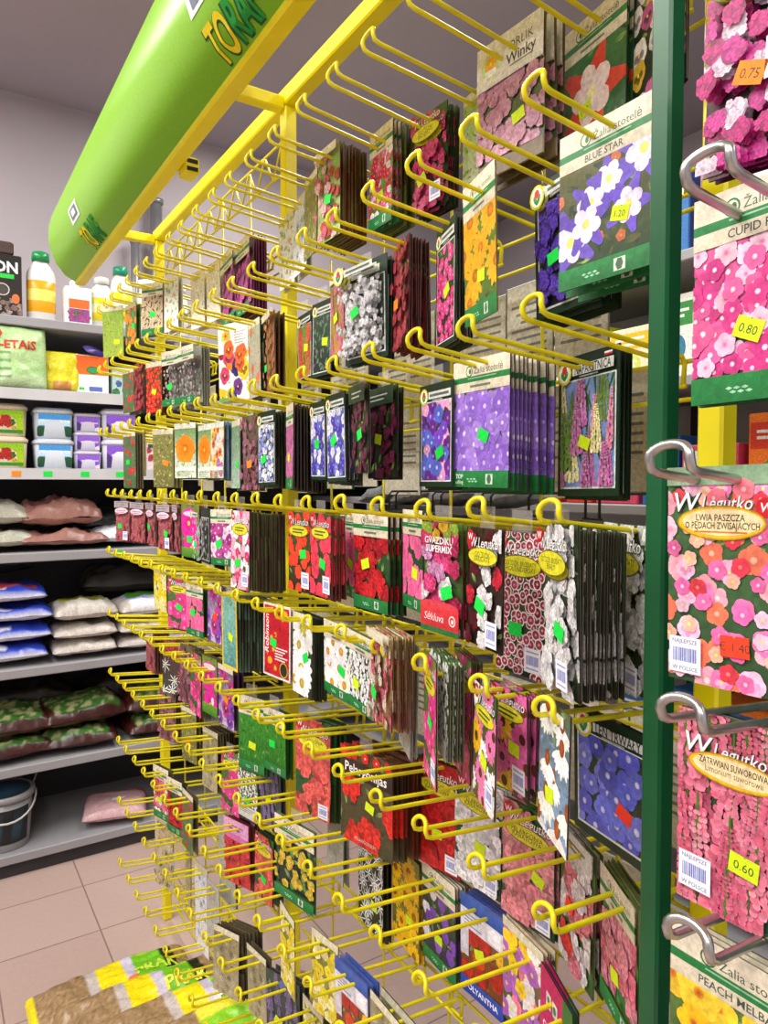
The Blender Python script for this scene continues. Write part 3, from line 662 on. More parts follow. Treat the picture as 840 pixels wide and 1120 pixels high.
def art_mesh(key, w, h):
    k = (key, round(w, 3), round(h*2, 2))
    if k not in _am: _am[k] = make_art(key, w, round(h*2, 2)/2)
    return _am[k]

# ------------------------------------------------------------------ price stickers and barcode labels (parts)
ST = {'g': '18dc4a', 'y': 'cfe81a', 'o': 'ff8a1e', 'r': 'ff4326'}
_sm = {}
def sticker_mesh(code, txt=''):
    k = (code, txt)
    if k not in _sm:
        a = Art(-.0105, .0105, -.0072, .0072, .0001)
        c = ST[code]; a.body(c, c); a.rect(-.0105, -.0072, .0105, .0072, c)
        a.add([(-.001, .0072), (0, .0058), (.001, .0072)], lin('8a9a60'))
        if txt: a.text(txt, 0, -.0004, .0085, '3a3f2a')
        _sm[k] = a.build('price_sticker', M_PAPER)
    return _sm[k]
def barcode_mesh(words=False):
    k = ('bar', words)
    if k not in _sm:
        a = Art(-.0125, .0125, -.013, .013, .0001)
        a.body('ecebf2', 'ecebf2'); a.rect(-.0125, -.013, .0125, .013, 'eeedf4')
        r = random.Random(3); u = -.0095
        while u < .0095:
            wd = r.uniform(.0004, .0011); a.rect(u, -.005, u+wd, .005, '5a6cb8'); u += wd+r.uniform(.0003, .0007)
        if words: a.text('NAJLEPSZE', 0, .0098, .0042, '4a5490', fit=.021); a.text('W POLSCE', 0, -.0098, .0042, '4a5490', fit=.021)
        else: a.rect(-.0095, .008, .0095, .0098, 'a0a6c8'); a.rect(-.0095, -.0098, .0095, -.0082, 'a0a6c8')
        _sm[k] = a.build('barcode_label', M_PAPER)
    return _sm[k]
# row, hook, x of the front packet, turn, width, height, packets on the hook, depth of the stack, top above the prong, design, sticker, barcode
PACKS = [
 (1, 2, 0.627, 2, 0.115, 0.169, 3, 0.03, 0.03, 'winky', 'y', ''),
 (1, 1, 0.665, -10, 0.115, 0.168, 3, 0.012, 0.018, 'aquired', 'y', ''),
 (1, 0, 0.651, -24, 0.092, 0.152, 3, 0.01, 0.018, 'pansymix', 'y', ''),
 (1, 3, 0.656, -8, 0.076, 0.146, 1, 0, 0.018, 'logowhite', '', ''),
 (1, 4, 0.647, 2, 0.076, 0.145, 5, 0.023, 0.024, 'legpink', 'y', 'b'),
 (1, 5, 0.622, -4, 0.076, 0.155, 6, 0.035, 0.03, 'zred', 'y', ''),
 (1, 6, 0.579, 0, 0.076, 0.149, 10, 0.05, 0.019, 'redgreen', 'g', ''),
 (1, 7, 0.596, -10, 0.076, 0.146, 1, 0, 0.018, 'olive', '', ''),
 (1, 8, 0.621, -8, 0.076, 0.146, 2, 0.01, 0.018, 'herbblue', '', ''),
 (1, 9, 0.637, -2, 0.076, 0.146, 2, 0.01, 0.018, 'herbwhite', '', ''),
 (1, 11, 0.626, -4, 0.115, 0.168, 6, 0.03, 0.018, 'zmagenta', '', ''),
 (1, 12, 0.626, -6, 0.115, 0.168, 2, 0.02, 0.018, 'zmagenta', '', ''),
 (1, 14, 0.61, 8, 0.076, 0.146, 2, 0.02, 0.018, 'whitepack', '', ''),
 (1, 15, 0.571, 12, 0.076, 0.146, 2, 0.01, 0.018, 'herbwhite', '', ''),
 (1, 16, 0.546, 32, 0.076, 0.146, 2, 0.01, 0.018, 'coffee', 'g', ''),
 (1, 18, 0.534, 10, 0.076, 0.119, 2, 0.01, -0.004, 'orangefruit', 'g', ''),
 (1, 19, 0.502, 38, 0.076, 0.157, 1, 0, 0.003, 'greenbean', 'y', ''),
 (1, 13, 0.618, 6, 0.076, 0.146, 2, 0.02, 0.018, 'whitepack', '', ''),
 (2, 0, 0.572, 0, 0.115, 0.159, 3, 0.03, 0.013, 'bluestar', 'y', ''),
 (2, 1, 0.62, -10, 0.115, 0.159, 7, 0.04, 0.014, 'heliotrope', 'g', ''),
 (2, 2, 0.575, -16, 0.092, 0.175, 1, 0, 0.026, 'yellowcoreopsis', 'y', ''),
 (2, 3, 0.601, -18, 0.076, 0.166, 6, 0.025, 0.006, 'pinkphlox', 'y', ''),
 (2, 4, 0.595, -18, 0.076, 0.154, 9, 0.035, 0.007, 'darkred', 'o', ''),
 (2, 5, 0.59, 4, 0.115, 0.154, 3, 0.015, 0.001, 'alyssum', 'g', ''),
 (2, 6, 0.594, -12, 0.076, 0.136, 1, 0, 0.007, 'lupinpink', 'y', ''),
 (2, 7, 0.617, 0, 0.076, 0.136, 3, 0.012, -0.012, 'darkgreenlogo', 'y', ''),
 (2, 8, 0.63, -6, 0.076, 0.131, 2, 0.01, -0.012, 'celosia', 'y', ''),
 (2, 9, 0.6, -12, 0.076, 0.16, 3, 0.02, 0.0, 'brownorange', 'g', ''),
 (2, 10, 0.605, -4, 0.076, 0.165, 5, 0.03, 0.007, 'tulip', '', ''),
 (2, 11, 0.594, 14, 0.115, 0.177, 2, 0.01, 0.017, 'pansybig', 'o', ''),
 (2, 13, 0.566, 12, 0.076, 0.141, 4, 0.02, -0.012, 'speckgrey', '', ''),
 (2, 14, 0.556, 16, 0.076, 0.142, 3, 0.02, -0.012, 'speckgrey', 'g', ''),
 (2, 16, 0.548, 18, 0.076, 0.142, 4, 0.02, -0.012, 'strawberry', 'y', ''),
 (2, 18, 0.557, 8, 0.076, 0.146, 2, 0.02, 0.018, 'darkred', '', ''),
 (2, 19, 0.546, 12, 0.076, 0.136, 2, 0.02, 0.008, 'tulipred', '', ''),
 (3, 1, 0.663, -12, 0.115, 0.168, 4, 0.02, 0.017, 'foxglove', 'y', ''),
 (3, 2, 0.581, -4, 0.115, 0.159, 11, 0.07, 0.009, 'campanula', 'g', ''),
 (3, 3, 0.585, -8, 0.092, 0.14, 3, 0.015, -0.01, 'petuniamix', 'g', ''),
 (3, 4, 0.524, -14, 0.076, 0.127, 1, 0, -0.012, 'maroon', 'g', ''),
 (3, 4, 0.561, -6, 0.092, 0.129, 2, 0.01, -0.01, 'maroon', 'y', ''),
 (3, 5, 0.536, -6, 0.076, 0.136, 8, 0.03, -0.012, 'irisblue', 'g', ''),
 (3, 6, 0.556, -8, 0.076, 0.131, 2, 0.01, -0.012, 'irisblue', 'g', ''),
 (3, 7, 0.552, -16, 0.076, 0.151, 10, 0.06, -0.008, 'pinkmauve', 'y', ''),
 (3, 8, 0.548, 2, 0.076, 0.141, 7, 0.04, -0.012, 'lobelia', 'g', ''),
 (3, 9, 0.555, 2, 0.076, 0.148, 2, 0.01, -0.011, 'pinkbrown', 'o', ''),
 (3, 10, 0.563, -8, 0.076, 0.147, 2, 0.01, -0.012, 'whitegreen', 'g', ''),
 (3, 11, 0.557, 2, 0.076, 0.126, 6, 0.04, -0.01, 'multi', '', ''),
 (3, 12, 0.56, 4, 0.076, 0.126, 3, 0.02, -0.009, 'orangepoppy', '', ''),
 (3, 13, 0.543, 24, 0.076, 0.133, 3, 0.02, 0.0, 'orangepoppy', '', ''),
 (3, 15, 0.543, 28, 0.076, 0.153, 3, 0.02, -0.003, 'olive', 'o', ''),
 (3, 17, 0.542, -10, 0.076, 0.146, 1, 0, 0.018, 'olive', '', ''),
 (3, 18, 0.524, 14, 0.076, 0.169, 4, 0.02, 0.007, 'tulipred', 'g', ''),
 (4, 0, 0.495, -24, 0.076, 0.154, 15, 0.065, 0.001, 'legwhite', 'g', 'b'),
 (4, 0, 0.593, -24, 0.092, 0.166, 2, 0.01, 0.007, 'legwhite', 'g', 'b'),
 (4, 1, 0.539, -2, 0.076, 0.153, 2, 0.01, -0.01, 'legdutch', 'g', 'b'),
 (4, 1, 0.49, -14, 0.076, 0.125, 1, 0, -0.009, 'legdarkred', 'g', 'b'),
 (4, 2, 0.508, -2, 0.076, 0.128, 3, 0.015, -0.006, 'supermix', 'g', ''),
 (4, 3, 0.535, -16, 0.076, 0.131, 3, 0.015, 0.008, 'zpink', 'y', ''),
 (4, 4, 0.533, 0, 0.092, 0.138, 4, 0.025, 0.002, 'zgeranium', 'y', ''),
 (4, 5, 0.552, -10, 0.076, 0.137, 3, 0.015, 0.003, 'zpink', 'y', ''),
 (4, 5, 0.502, -4, 0.076, 0.124, 6, 0.022, -0.006, 'legcoral', 'g', 'b'),
 (4, 6, 0.514, 2, 0.076, 0.128, 5, 0.018, -0.006, 'legorange', 'g', 'b'),
 (4, 8, 0.49, 4, 0.076, 0.143, 19, 0.068, -0.012, 'legblush', 'g', 'b'),
 (4, 9, 0.49, 14, 0.076, 0.11, 3, 0.015, -0.012, 'zorchid', 'g', ''),
 (4, 10, 0.49, -6, 0.076, 0.114, 2, 0.01, -0.012, 'alyssum', 'g', ''),
 (4, 11, 0.49, 12, 0.076, 0.116, 2, 0.01, -0.008, 'magenta', 'g', ''),
 (4, 12, 0.49, -8, 0.076, 0.11, 3, 0.03, -0.01, 'vilpink', '', ''),
 (4, 13, 0.49, 8, 0.076, 0.11, 3, 0.03, -0.012, 'vilpink', 'g', 'b'),
 (4, 15, 0.51, 0, 0.076, 0.117, 3, 0.03, -0.01, 'vilpink', 'g', ''),
 (4, 16, 0.5, 14, 0.076, 0.112, 3, 0.03, -0.012, 'vilpink', '', ''),
 (4, 18, 0.503, 18, 0.076, 0.121, 4, 0.03, -0.012, 'vilpink', 'g', 'b'),
 (5, 0, 0.566, -12, 0.115, 0.13, 3, 0.01, -0.009, 'flax', 'r', ''),
 (5, 0, 0.49, -26, 0.076, 0.129, 1, 0, 0.013, 'echinwhite', 'y', ''),
 (5, 1, 0.49, -24, 0.076, 0.123, 1, 0, 0.003, 'daisypink', 'y', 'b'),
 (5, 1, 0.521, -12, 0.076, 0.11, 4, 0.02, 0.002, 'echinpink', 'y', 'b'),
 (5, 2, 0.539, -24, 0.076, 0.146, 3, 0.015, 0.018, 'cosmospink', 'g', ''),
 (5, 2, 0.49, -26, 0.076, 0.146, 1, 0, 0.018, 'cosmospink', 'g', 'b'),
 (5, 2, 0.505, -24, 0.092, 0.11, 5, 0.02, 0.018, 'gyps', '', ''),
 (5, 3, 0.49, -16, 0.076, 0.122, 6, 0.03, 0.03, 'pinktall', 'g', ''),
 (5, 4, 0.517, -8, 0.092, 0.112, 2, 0.01, 0.008, 'zgyps', 'y', ''),
 (5, 5, 0.529, -4, 0.092, 0.116, 2, 0.01, 0.008, 'zdaisy', 'g', ''),
 (5, 6, 0.52, -2, 0.076, 0.135, 8, 0.025, 0.007, 'bigdaisy', 'g', ''),
 (5, 7, 0.518, 6, 0.092, 0.128, 2, 0.006, 0.008, 'robinson', 'g', ''),
 (5, 9, 0.503, 2, 0.076, 0.148, 11, 0.062, 0.002, 'teal', 'y', ''),
 (5, 10, 0.509, 2, 0.076, 0.12, 2, 0.01, 0.008, 'pansypurple', 'r', ''),
 (5, 11, 0.498, 10, 0.076, 0.114, 3, 0.02, -0.003, 'zpink', 'g', ''),
 (5, 12, 0.49, 20, 0.076, 0.122, 3, 0.02, 0.002, 'cosmospink', 'g', ''),
 (5, 14, 0.503, 8, 0.076, 0.11, 3, 0.02, 0.004, 'yellowgreen', '', ''),
 (5, 3, 0.519, -24, 0.076, 0.146, 3, 0.015, 0.018, 'greystack', '', ''),
 (6, 0, 0.586, -30, 0.092, 0.145, 5, 0.02, 0.017, 'greenpink', 'y', ''),
 (6, 1, 0.634, -24, 0.092, 0.166, 2, 0.01, 0.015, 'redwhite', 'r', ''),
 (6, 2, 0.651, 2, 0.092, 0.154, 3, 0.015, 0.008, 'pelpink', 'y', 'b'),
 (6, 3, 0.651, 4, 0.092, 0.155, 3, 0.015, 0.011, 'pelwhite', 'y', 'b'),
 (6, 4, 0.653, 8, 0.092, 0.165, 3, 0.012, 0.004, 'pelred', 'y', 'b'),
 (6, 5, 0.582, 8, 0.13, 0.153, 9, 0.06, -0.006, 'pelargonia', 'y', ''),
 (6, 7, 0.589, 16, 0.092, 0.181, 4, 0.03, -0.007, 'pelcoral', '', 'b'),
 (6, 8, 0.555, 8, 0.076, 0.125, 3, 0.015, -0.012, 'grass', 'g', ''),
 (6, 9, 0.549, 20, 0.076, 0.156, 3, 0.01, -0.012, 'grass', 'y', ''),
 (6, 10, 0.531, 4, 0.076, 0.131, 3, 0.02, 0.03, 'pansypurple', 'o', ''),
 (6, 11, 0.53, 6, 0.076, 0.128, 3, 0.02, 0.03, 'magenta', '', ''),
 (6, 13, 0.542, 10, 0.076, 0.146, 3, 0.02, 0.018, 'pinkbrown', '', ''),
 (6, 15, 0.564, 32, 0.076, 0.148, 2, 0.01, -0.002, 'lily', '', ''),
 (6, 17, 0.554, 4, 0.076, 0.129, 6, 0.04, -0.005, 'vilpink', '', ''),
 (6, 12, 0.531, 0, 0.076, 0.146, 3, 0.02, 0.018, 'cosmospink', '', ''),
 (7, 1, 0.6, -24, 0.092, 0.133, 3, 0.01, 0.03, 'cineraria', '', ''),
 (7, 2, 0.641, -10, 0.092, 0.139, 4, 0.02, 0.03, 'polyanthus', '', ''),
 (7, 3, 0.656, 0, 0.092, 0.143, 6, 0.03, 0.014, 'marigoldblue', 'y', ''),
 (7, 4, 0.652, -4, 0.092, 0.154, 5, 0.025, 0.016, 'ztulip', 'y', ''),
 (7, 5, 0.658, -6, 0.092, 0.164, 2, 0.01, 0.004, 'yellowdaisy', 'y', ''),
 (7, 6, 0.651, -4, 0.092, 0.167, 3, 0.015, -0.012, 'lilywhite', 'y', ''),
 (7, 7, 0.635, -6, 0.076, 0.146, 2, 0.01, 0.018, 'greystack', '', ''),
 (7, 7, 0.553, 12, 0.115, 0.151, 1, 0, -0.006, 'zyellow', '', ''),
 (7, 9, 0.588, 10, 0.076, 0.121, 2, 0.01, 0.021, 'lavender', 'y', ''),
 (7, 10, 0.578, 10, 0.076, 0.137, 3, 0.01, 0.014, 'gyps', 'g', ''),
 (7, 11, 0.576, 10, 0.076, 0.144, 2, 0.01, -0.003, 'cosmospink', '', ''),
 (7, 12, 0.564, 8, 0.076, 0.146, 7, 0.04, 0.018, 'seedhead', '', ''),
 (7, 14, 0.573, 12, 0.076, 0.146, 3, 0.02, 0.018, 'olive', 'r', ''),
 (7, 16, 0.574, 20, 0.076, 0.146, 4, 0.02, 0.018, 'pinkbrown', '', ''),
 (8, 4, 0.557, -2, 0.092, 0.152, 2, 0.02, 0.018, 'seedhead', '', ''),
 (8, 5, 0.554, 4, 0.092, 0.152, 3, 0.02, 0.018, 'marigoldblue', '', ''),
 (8, 6, 0.559, 8, 0.076, 0.146, 1, 0, 0.018, 'yellowgreen', '', ''),
 (8, 7, 0.535, -6, 0.076, 0.146, 1, 0, 0.018, 'yellowgreen', '', ''),
 (8, 10, 0.617, 8, 0.076, 0.146, 3, 0.02, 0.018, 'pelcoral', 'g', ''),
 (8, 11, 0.621, 4, 0.076, 0.146, 2, 0.01, 0.018, 'petuniared', 'g', ''),
 (8, 11, 0.592, 16, 0.092, 0.152, 3, 0.02, 0.018, 'petuniared', '', ''),
 (8, 12, 0.60, 8, 0.08, 0.25, 2, 0.01, 0.018, 'greystack', '', ''),
 (9, 13, 0.57, 6, 0.076, 0.23, 1, 0, 0.018, 'herbblue', '', ''),
 (8, 13, 0.538, 2, 0.076, 0.146, 2, 0.01, 0.018, 'tulipred', '', ''),
 (8, 14, 0.536, 14, 0.076, 0.146, 2, 0.01, 0.018, 'zgeranium', '', ''),
 (8, 15, 0.526, 16, 0.076, 0.146, 2, 0.01, 0.018, 'zred', 'y', ''),
 (9, 16, 0.56, 18, 0.092, 0.20, 1, 0, 0.018, 'bulbs', '', ''),
 (9, 15, 0.60, -8, 0.076, 0.21, 1, 0, 0.018, 'seedhead', '', ''),
 (9, 8, 0.569, 20, 0.092, 0.152, 3, 0.02, 0.018, 'lavender', 'y', ''),
 (9, 9, 0.556, 8, 0.076, 0.146, 2, 0.01, 0.018, 'seedhead', '', ''),
 (9, 10, 0.528, 24, 0.076, 0.146, 7, 0.05, 0.018, 'seedhead', '', ''),
 (9, 12, 0.566, 4, 0.076, 0.146, 1, 0, 0.018, 'greystack', '', ''),
 (9, 7, 0.586, 2, 0.076, 0.146, 2, 0.02, 0.018, 'yellowgreen', '', ''),
]
# ================================================================== camera and room
F_PX, YAW, PITCH, HC = 775.0, math.radians(33.0), math.atan(30/775.0), 1.5
cam = bpy.data.cameras.new('camera'); cam.sensor_fit = 'HORIZONTAL'; cam.sensor_width = 36; cam.lens = F_PX/840*36
cam.clip_start = .02
co = bpy.data.objects.new('camera', cam); COL.objects.link(co)
co.location = (0, 0, HC)
fw = Vector((math.sin(YAW)*math.cos(PITCH), math.cos(YAW)*math.cos(PITCH), -math.sin(PITCH)))
co.rotation_euler = fw.to_track_quat('-Z', 'Y').to_euler()
SC.camera = co

def slab(name, x0, y0, z0, x1, y1, z1, mat, parent=None, bev=0):
    m = MB(); m.box(x0, y0, z0, x1, y1, z1, bev=bev)
    return link(name, m.build(name, mat), parent)
def struct(name, *a):
    o = slab(name, *a); o['kind'] = 'structure'; return o
CEIL = 3.22
struct('floor', -2.6, -3, -.05, 3.2, 4.0, 0, M_TILE)
struct('ceiling', -2.6, -3, CEIL, 3.2, 4.0, CEIL+.05, M_CEIL)
struct('wall_back', -2.6, 3.55, 0, 3.2, 3.65, CEIL, M_WALL)
struct('wall_left', -2.7, -3, 0, -2.6, 4.0, CEIL, M_WALL)
struct('wall_right', 3.2, -3, 0, 3.3, 4.0, CEIL, M_WALL)

# ================================================================== yellow wire rack
PX0, PX1 = .662, .690           # posts stand between these
PY = (.421, 1.42, 2.42)
RZ = [.55, .36, .158, -.035, -.215, -.41, -.595, -.78, -.97, -1.165]
SLOPE = .10
def hook_y(r, j): return (.48+.0965*j) if r <= 3 else (.46+.0975*j)
rack = tag(empty('wire_display_rack', (0, 0, 0)), 'tall yellow wire grid rack holding all the hooks and seed packets', 'display rack')
for y in PY:
    slab('post', PX0, y-.014, .0, PX1, y+.014, 2.31, M_YEL, rack, .003)
    slab('arm', .447, y-.014, 2.298, PX0, y+.014, 2.326, M_YEL, rack, .003)
slab('top_rail', PX0-.002, PY[0]-.016, 2.31, PX1+.004, PY[2]+.016, 2.345, M_YEL, rack, .003)
for (ya, yb) in ((PY[0]+.02, PY[1]-.02), (PY[1]+.02, PY[2]-.02)):
    m = MB()
    for r in range(10):
        z = HC+RZ[r]-SLOPE*.215
        for dz in (-.004, -.045):
            m.tube([(.693, ya, z+dz), (.693, yb, z+dz)], .0026, n=6)
    k = ya+.05
    while k < yb:
        m.tube([(.698, k, .09), (.698, k, 2.27 if ya > 1 else 1.95)], .0026, n=6); k += .195
    for z in (.06, .10, .14):
        m.tube([(.693, ya, z), (.693, yb, z)], .003, n=6)
    if ya > 1: m.tube([(.693, ya, 2.20), (.693, yb, 2.20)], .003, n=6)
    # truss wires under the top rail
    q = ya if ya > 1 else yb
    while q < yb-.05:
        m.tube([(.693, q, 2.20), (.693, q+.048, 2.27), (.693, q+.096, 2.20)], .0024, n=5); q += .096
    if ya > 1: m.tube([(.693, ya, 2.27), (.693, yb, 2.27)], .003, n=6)
    link('wire_grid', m.build('wire_grid', M_YELW), rack)

# hooks -----------------------------------------------------------------
def hook_mesh(name, mat, ln=.215, s=.0125, r=.0028, lh=.020):
    m = MB(); pts = [(0, s, -.030), (0, s, -.006), (-.006, s, 0)]
    pts += [(-ln*.5, s, 0), (-ln+.010, s, 0), (-ln+.003, s, .002), (-ln, s, .008)]
    for k in range(1, 12):
        a = PI*k/12
        pts.append((-ln-.001+.004*math.sin(a), s*math.cos(a), .008+(lh-.008)*math.sin(a)**.8))
    pts += [(-ln, -s, .008), (-ln+.003, -s, .002), (-ln+.010, -s, 0), (-ln*.5, -s, 0), (-.006, -s, 0), (0, -s, -.006), (0, -s, -.030)]
    m.tube(pts, r, n=8)
    m.tube([(.0, -s-.004, -.031), (.0, s+.004, -.031)], r, n=6)
    return m.build(name, mat)
HOOK = hook_mesh('display_hook', M_YELW)
ORD = ('first second third fourth fifth sixth seventh eighth ninth tenth eleventh twelfth thirteenth fourteenth fifteenth sixteenth seventeenth eighteenth nineteenth twentieth').split()
ROWN = ['top row'] + [o+' row' for o in ORD[1:10]]
JR = {1: (0, 20), 2: (0, 20), 3: (0, 20), 4: (0, 19), 5: (0, 19), 6: (0, 19), 7: (1, 19), 8: (4, 18), 9: (7, 18), 10: (9, 18)}
def where(r, j):
    a, b = JR[r]
    if r <= 6 and j <= 9: return ORD[j]+' hook from the green post, '+ROWN[r-1]
    return ORD[b-j]+' hook from the far end, '+ROWN[r-1]
rnd = random.Random(11)
used = {(p[0], p[1]) for p in []}
for r in range(1, 11):
    a, b = JR[r]
    for j in range(a, b+1):
        o = link('display_hook', HOOK, None, (.690, hook_y(r, j), HC+RZ[r-1]-SLOPE*.215), (rnd.uniform(-.02, .02), math.atan(SLOPE)+rnd.uniform(-.012, .012), rnd.uniform(-.02, .02)))
        tag(o, 'yellow double wire '+where(r, j) if r < 2 else 'yellow double wire '+where(r, j)+' from the top', 'hook', 'yellow hooks in the '+ROWN[r-1])

# packets ----------------------------------------------------------------
prnd = random.Random(5)
CAP = 300-24
jobs = []
for idx, (r, j, X, yaw, w, h, n, dx, top, art, st, bc) in enumerate(PACKS):
    y = hook_y(r, j)
    dx = min(dx, .684-X)
    for k in range(n):
        x = X+(dx*k/(n-1) if n > 1 else 0)
        dist = math.hypot(x, y)
        jobs.append((0 if k == 0 else 1, dist+.012*k, idx, k, x))
jobs.sort()
chosen = {(q[2], q[3]) for q in jobs[:CAP]}
PRICE = {'bluestar': '1.20', 'aquired': '1.20'}
seen = set(); rest = MB()
for idx, (r, j, X, yaw, w, h, n, dx, top, art, st, bc) in enumerate(PACKS):
    y = hook_y(r, j); dx = min(dx, .684-X)
    me = art_mesh(art, w, h); zt = min(v.co.x for v in me.vertices)
    desc = ARTS[art][0]
    base_yaw = math.radians(yaw)
    gname = desc+' seed packets in the '+ROWN[r-1]
    for k in range(n):
        x = X+(dx*k/(n-1) if n > 1 else 0)
        ztop = HC+RZ[r-1]-SLOPE*(x-.475)+top-(prnd.uniform(0, .004) if k else 0)
        rot = (prnd.uniform(-.02, .02), prnd.uniform(-.02, .02), base_yaw+(prnd.uniform(-.02, .02) if k else 0))
        yy = y+(prnd.uniform(-.002, .002) if k else 0)
        if (idx, k) in chosen:
            o = link('seed_packet', me, None, (x, yy, ztop), rot)
            if k == 0:
                lb = desc+' seed packet, '+where(r, j)
                if lb in seen: lb = 'deeper hung '+lb
            else:
                lb = '%s behind the %s packet, %s' % (ORD[k-1], desc, where(r, j))
                if lb in seen: lb = 'deeper '+lb
            seen.add(lb)
            tag(o, lb, 'seed packet', gname)
            if k == 0:
                hh = h
                bu = prnd.choice((-1, 1))
                if st:
                    link('price_sticker', sticker_mesh(st, PRICE.get(art, '')), o, (zt-.0003, -(prnd.uniform(-.15, .22)*w), -hh*prnd.uniform(.52, .70)), (prnd.uniform(-.45, .45), 0, 0))
                if bc:
                    link('barcode_label', barcode_mesh(), o, (zt-.0003, -(.5*w-.0165)*1, -hh+.018), (0, 0, 0))
                if top < .004:
                    m = MB(); m.box(-.0004, -.016, -.004, .0004, .016, .014-top, lin('b8b4a4')); link('hang_tab', m.build('hang_tab', M_FILM), o)
        else:
            # only the edges of these show: one mass of packets
            R = Matrix.Translation((x, yy, ztop)) @ Matrix.Rotation(rot[2], 4, 'Z') @ Matrix.Rotation(rot[0], 4, 'X')
            e = lin(ARTS[art][5]); d = tuple(c*.6 for c in e[:3])+(1,); e2 = lin(ARTS[art][3][-1])
            t = .0013
            zs = (0, -.3*h, -.6*h, -h)
            for f in range(3):
                vv = []; cc = []
                for z in (zs[f], zs[f+1]):
                    for (px, py) in ((-t, w/2), (-t, -w/2), (t, -w/2), (t, w/2)):
                        vv.append(tuple(R @ Vector((px, py, z)))); cc.append(mixc(e, e2, prnd.uniform(0, .5)) if px < 0 else e)
                rest.mesh(vv, [(0, 1, 5, 4), (1, 2, 6, 5), (2, 3, 7, 6), (3, 0, 4, 7)] + ([(3, 2, 1, 0)] if f == 0 else []) + ([(4, 5, 6, 7)] if f == 2 else []), cc)
tag(link('seed_packets', rest.build('seed_packets', M_PRINT)), 'dark edges of the packed seed packets deep on the yellow hooks', 'seed packets', None, 'stuff')

# the far side of the rack: packets seen from behind on plain wire hooks
brnd = random.Random(21)
BACKK = ['zpink', 'speckgrey', 'legpink', 'seedhead', 'zyellow', 'alyssum', 'grass', 'whitepack']
DHOOK = hook_mesh('wire_hook', M_DWIRE, .16, .011, .0018, .026)
RB = [(.47, 9, 2.2), (.27, .66, 2.2), (.115, .60, 2.3), (-.14, .95, 2.2), (-.33, .55, 2.2), (-.53, .6, 2.0), (-.75, .75, 1.6)]
nb = 0
for q, (z, y0, y1) in enumerate(RB):
    y = y0; k = 0
    while y < y1 and nb < 58:
        key = BACKK[(q*3+k) % 8]
        w, h = ((.115, .165), (.092, .15), (.10, .155))[(q+k) % 3]
        x = .735+brnd.uniform(0, .05)
        o = link('seed_packet', art_mesh(key, w, h), None, (x, y, HC+z+.03), (0, 0, PI+brnd.uniform(-.06, .06)))
        tag(o, 'back of a pale seed packet, %s from the near end, %s level beyond the grid' % (ORD[k], ORD[q]), 'seed packet', 'packet backs beyond the wire grid')
        y += w+brnd.uniform(.004, .03); k += 1; nb += 1
for k, y in enumerate((.50, .60, .70, .80, .92, 1.05)):
    o = link('wire_hook', DHOOK, None, (.70, y, HC-.012), (0, 0, PI))
    tag(o, 'thin dark wire hook, %s behind the fourth row of yellow hooks' % ORD[k], 'hook', 'dark wire hooks behind the grid')

# ================================================================== header sign
sign = tag(empty('header_sign', (.39, 1.35, 2.14)), 'long curved lime green sign with yellow edge above the rack', 'sign')
SY0, SY1 = .25, 2.44
prof = [(.418, 2.142), (.388, 2.158), (.362, 2.190), (.346, 2.232), (.341, 2.266), (.343, 2.300), (.352, 2.335), (.370, 2.368), (.395, 2.395)]
arc = [0]
for i in range(1, len(prof)): arc.append(arc[-1]+math.dist(prof[i], prof[i-1]))
def on_sign(s, off=0):
    s = min(max(s, 0), arc[-1]-1e-6)
    for i in range(1, len(prof)):
        if s <= arc[i]:
            t = (s-arc[i-1])/(arc[i]-arc[i-1]); a, b = prof[i-1], prof[i]
            d = (b[0]-a[0], b[1]-a[1]); l = math.hypot(*d)
            return (a[0]+d[0]*t-off*d[1]/l, a[1]+d[1]*t+off*d[0]/l)
m = MB(); NS = 24
v = []; c = []; f = []
gA, gB = lin('7cb80c'), lin('8cc614')
for i in range(len(prof)):
    for k in range(NS+1):
        y = SY0+(SY1-SY0)*k/NS
        v.append((prof[i][0]-.39, y-1.35, prof[i][1]-2.14)); c.append(mixc(gA, gB, i/8))
for i in range(len(prof)-1):
    for k in range(NS):
        a = i*(NS+1)+k; f.append((a, a+1, a+NS+2, a+NS+1))
m.mesh(v, f, c, True)
for y in (SY0, SY1):       # end caps
    m.poly([(p[0]-.39, y-1.35, p[1]-2.14) for p in prof]+[(.444-.39, y-1.35, .255), (.444-.39, y-1.35, .01)], lin('9ac81a'))
link('curved_panel', m.build('curved_panel', M_SIGN), sign)
slab('edge_rail', .026, SY0-1.35, -.008, .056, SY1-1.35, .012, M_YEL, sign, .003)
slab('top_rail', .000, SY0-1.35, .248, .056, SY1-1.35, .262, M_YEL, sign, .003)
slab('back_board', .050, SY0-1.35, .010, .054, SY1-1.35, .25, M_YEL, sign)
def sign_text(m, s, y0, s0, size, col, off, shear=.18, bold=.022, sx=1):
    vs, fs, wd = text_tris(s, bold); vs, fs = fine(vs, fs, .12)
    o = []
    for (tx, ty) in vs:
        X = (tx+ty*shear)*size*sx
        p = on_sign(s0+ty*size, off)
        o.append((p[0]-.39, y0-X-1.35, p[1]-2.14))
    m.mesh(o, fs, lin(col))
    return wd*size*sx
def sign_quad(m, y0, y1, s0, s1, col, off):
    for k in range(4):
        a, b = s0+(s1-s0)*k/4, s0+(s1-s0)*(k+1)/4
        p, q = on_sign(a, off), on_sign(b, off)
        m.poly([(p[0]-.39, y0-1.35, p[1]-2.14), (p[0]-.39, y1-1.35, p[1]-2.14), (q[0]-.39, y1-1.35, q[1]-2.14), (q[0]-.39, y0-1.35, q[1]-2.14)], lin(col))
